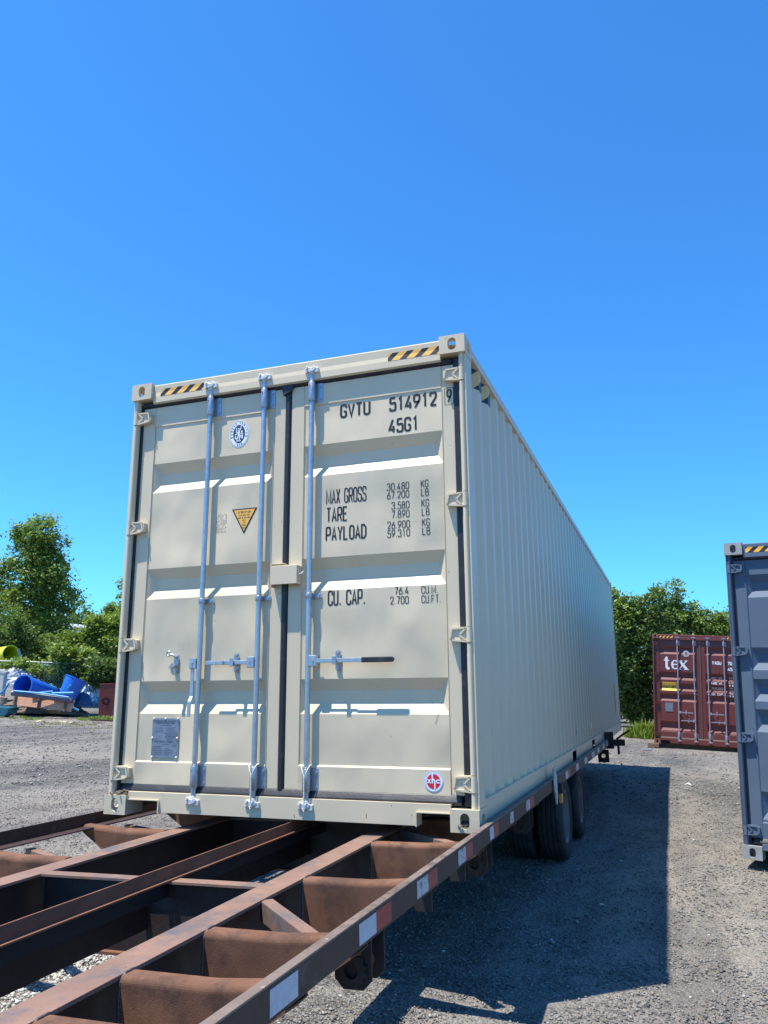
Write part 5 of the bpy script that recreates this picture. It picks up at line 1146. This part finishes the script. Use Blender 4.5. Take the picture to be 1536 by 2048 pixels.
# heap of dark rubble behind, so nothing floats
heap('rubble', 'dark heap of soil and rubble that carries the barrels and pipes', 'rubble', 75, 1424, 26.4, 100 / pxm, 26 / pxm, m_dirt, 9, ry=1.0, amp=.15)
tag([q for q in COL.objects if q.name == 'rubble'][0], kind='stuff')
rg = random.Random(4); q = MB()
c = ground_at(112, 1441, 22.6)
for i in range(70):
    x, y = c.x + rg.gauss(0, .42), c.y + rg.gauss(0, .25); z = float(ground_h(x, y)); s = rg.uniform(.015, .055); a = rg.uniform(0, 3.14)
    Mx = Matrix.Translation((x, y, z + s * .3)) @ Matrix.Rotation(a, 4, 'Z') @ Matrix.Rotation(rg.uniform(-.5, .5), 4, 'X'); q.box(-s, s, -s * .5, s * .5, -s * .25, s * .25, M=Mx)
o = q.obj('debris', mat('yellowish_debris', (.50, .42, .27), .8, var=.3, vscale=9)); tag(o, 'yellowish bits of debris strewn on the gravel before the scrap heap', 'debris', kind='stuff')
q = MB(); c = ground_at(1293, 1483, 20.2); q.box(-.12, .12, -.05, .05, .005, .035, M=Matrix.Translation(c) @ Matrix.Rotation(.2, 4, 'Z')); o = q.obj('scrap_of_foam', m_film, bevel=.004); tag(o, 'white scrap lying on the gravel left of the maroon container', 'scrap')
q = MB(); c = ground_at(1375, 1540, 13.0); q.add([tuple(Vector((a * .055, b_ * .04, .003 + .035 * cc)) + c) for a, b_, cc in ((-1,-.6,0),(1,-.8,0),(.8,.9,.1),(-.7,1,0),(0,0,1),(.5,.2,.8))], [(0,1,4),(1,5,4),(1,2,5),(2,3,4),(2,4,5),(3,0,4)]); o = q.obj('crumpled_bag', m_film); tag(o, 'crumpled pale bag on the gravel just beyond the big shadow corner', 'bag')
q = MB(); c = ground_at(232, 1425, 24.0); q.box(-.7, .7, -.03, .03, .0, .05, M=Matrix.Translation(c) @ Matrix.Rotation(.5, 4, 'Z')); o = q.obj('rusty_bar', m_rust); tag(o, 'rusty red bar lying on the gravel by the cream container', 'bar')
# far white shed roof glimpsed through the trees
q = MB(); c = P3(150, 1254, 48); q.prism([(-.9, -.05), (.9, -.05), (.75, .12), (-.75, .16)], -1.0, 1.0, 'Y'); q.box(-.8, .8, -.9, .9, -(c.z), -.05); o = q.obj('shed', m_white); o.location = c; tag(o, 'small white roofed shed glimpsed through the trees far left', 'shed')

# ------------------------------------------------------------------ pieces that do not touch become parts of their own
def split_loose(o, tol=0.004):
    me = o.data; n = len(me.vertices); par = list(range(n))
    def find(a):
        while par[a] != a: par[a] = par[par[a]]; a = par[a]
        return a
    for p in me.polygons:
        r = find(p.vertices[0])
        for v in p.vertices[1:]: par[find(v)] = r
    box = {}
    for v in me.vertices:
        r = find(v.index); c = v.co; b = box.setdefault(r, [list(c), list(c)])
        for i in range(3): b[0][i] = min(b[0][i], c[i]); b[1][i] = max(b[1][i], c[i])
    keys = list(box); grp = {k: k for k in keys}
    def gf(a):
        while grp[a] != a: a = grp[a]
        return a
    for i, a in enumerate(keys):
        for c in keys[i + 1:]:
            if gf(a) != gf(c) and all(box[a][0][k] - tol <= box[c][1][k] and box[c][0][k] - tol <= box[a][1][k] for k in range(3)): grp[gf(a)] = gf(c)
    roots = sorted({gf(k) for k in keys})
    if len(roots) < 2: return
    for q in roots:
        fs = [p for p in me.polygons if gf(find(p.vertices[0])) == q]; vs = sorted({v for p in fs for v in p.vertices}); mp = {v: i for i, v in enumerate(vs)}
        m2 = bpy.data.meshes.new(me.name); m2.from_pydata([tuple(me.vertices[v].co) for v in vs], [], [[mp[v] for v in p.vertices] for p in fs]); m2.polygons.foreach_set('use_smooth', [p.use_smooth for p in fs])
        for mt in me.materials: m2.materials.append(mt)
        if q == roots[0]: o.data = m2
        else: c = o.copy(); c.data = m2; COL.objects.link(c)
KEEP = ('lettering', 'stain', 'sticker', 'plate_print', 'label_print', 'hinge', 'crown', 'trunk', 'scratch', 'maker', 'class', 'warning', 'ground', 'caution', 'data_plate')
for o in list(COL.objects):
    if o.type == 'MESH' and o.parent and o.data.users == 1 and o.get('kind') != 'stuff' and not any(k in o.name for k in KEEP) and len(o.data.polygons) < 2500: split_loose(o)
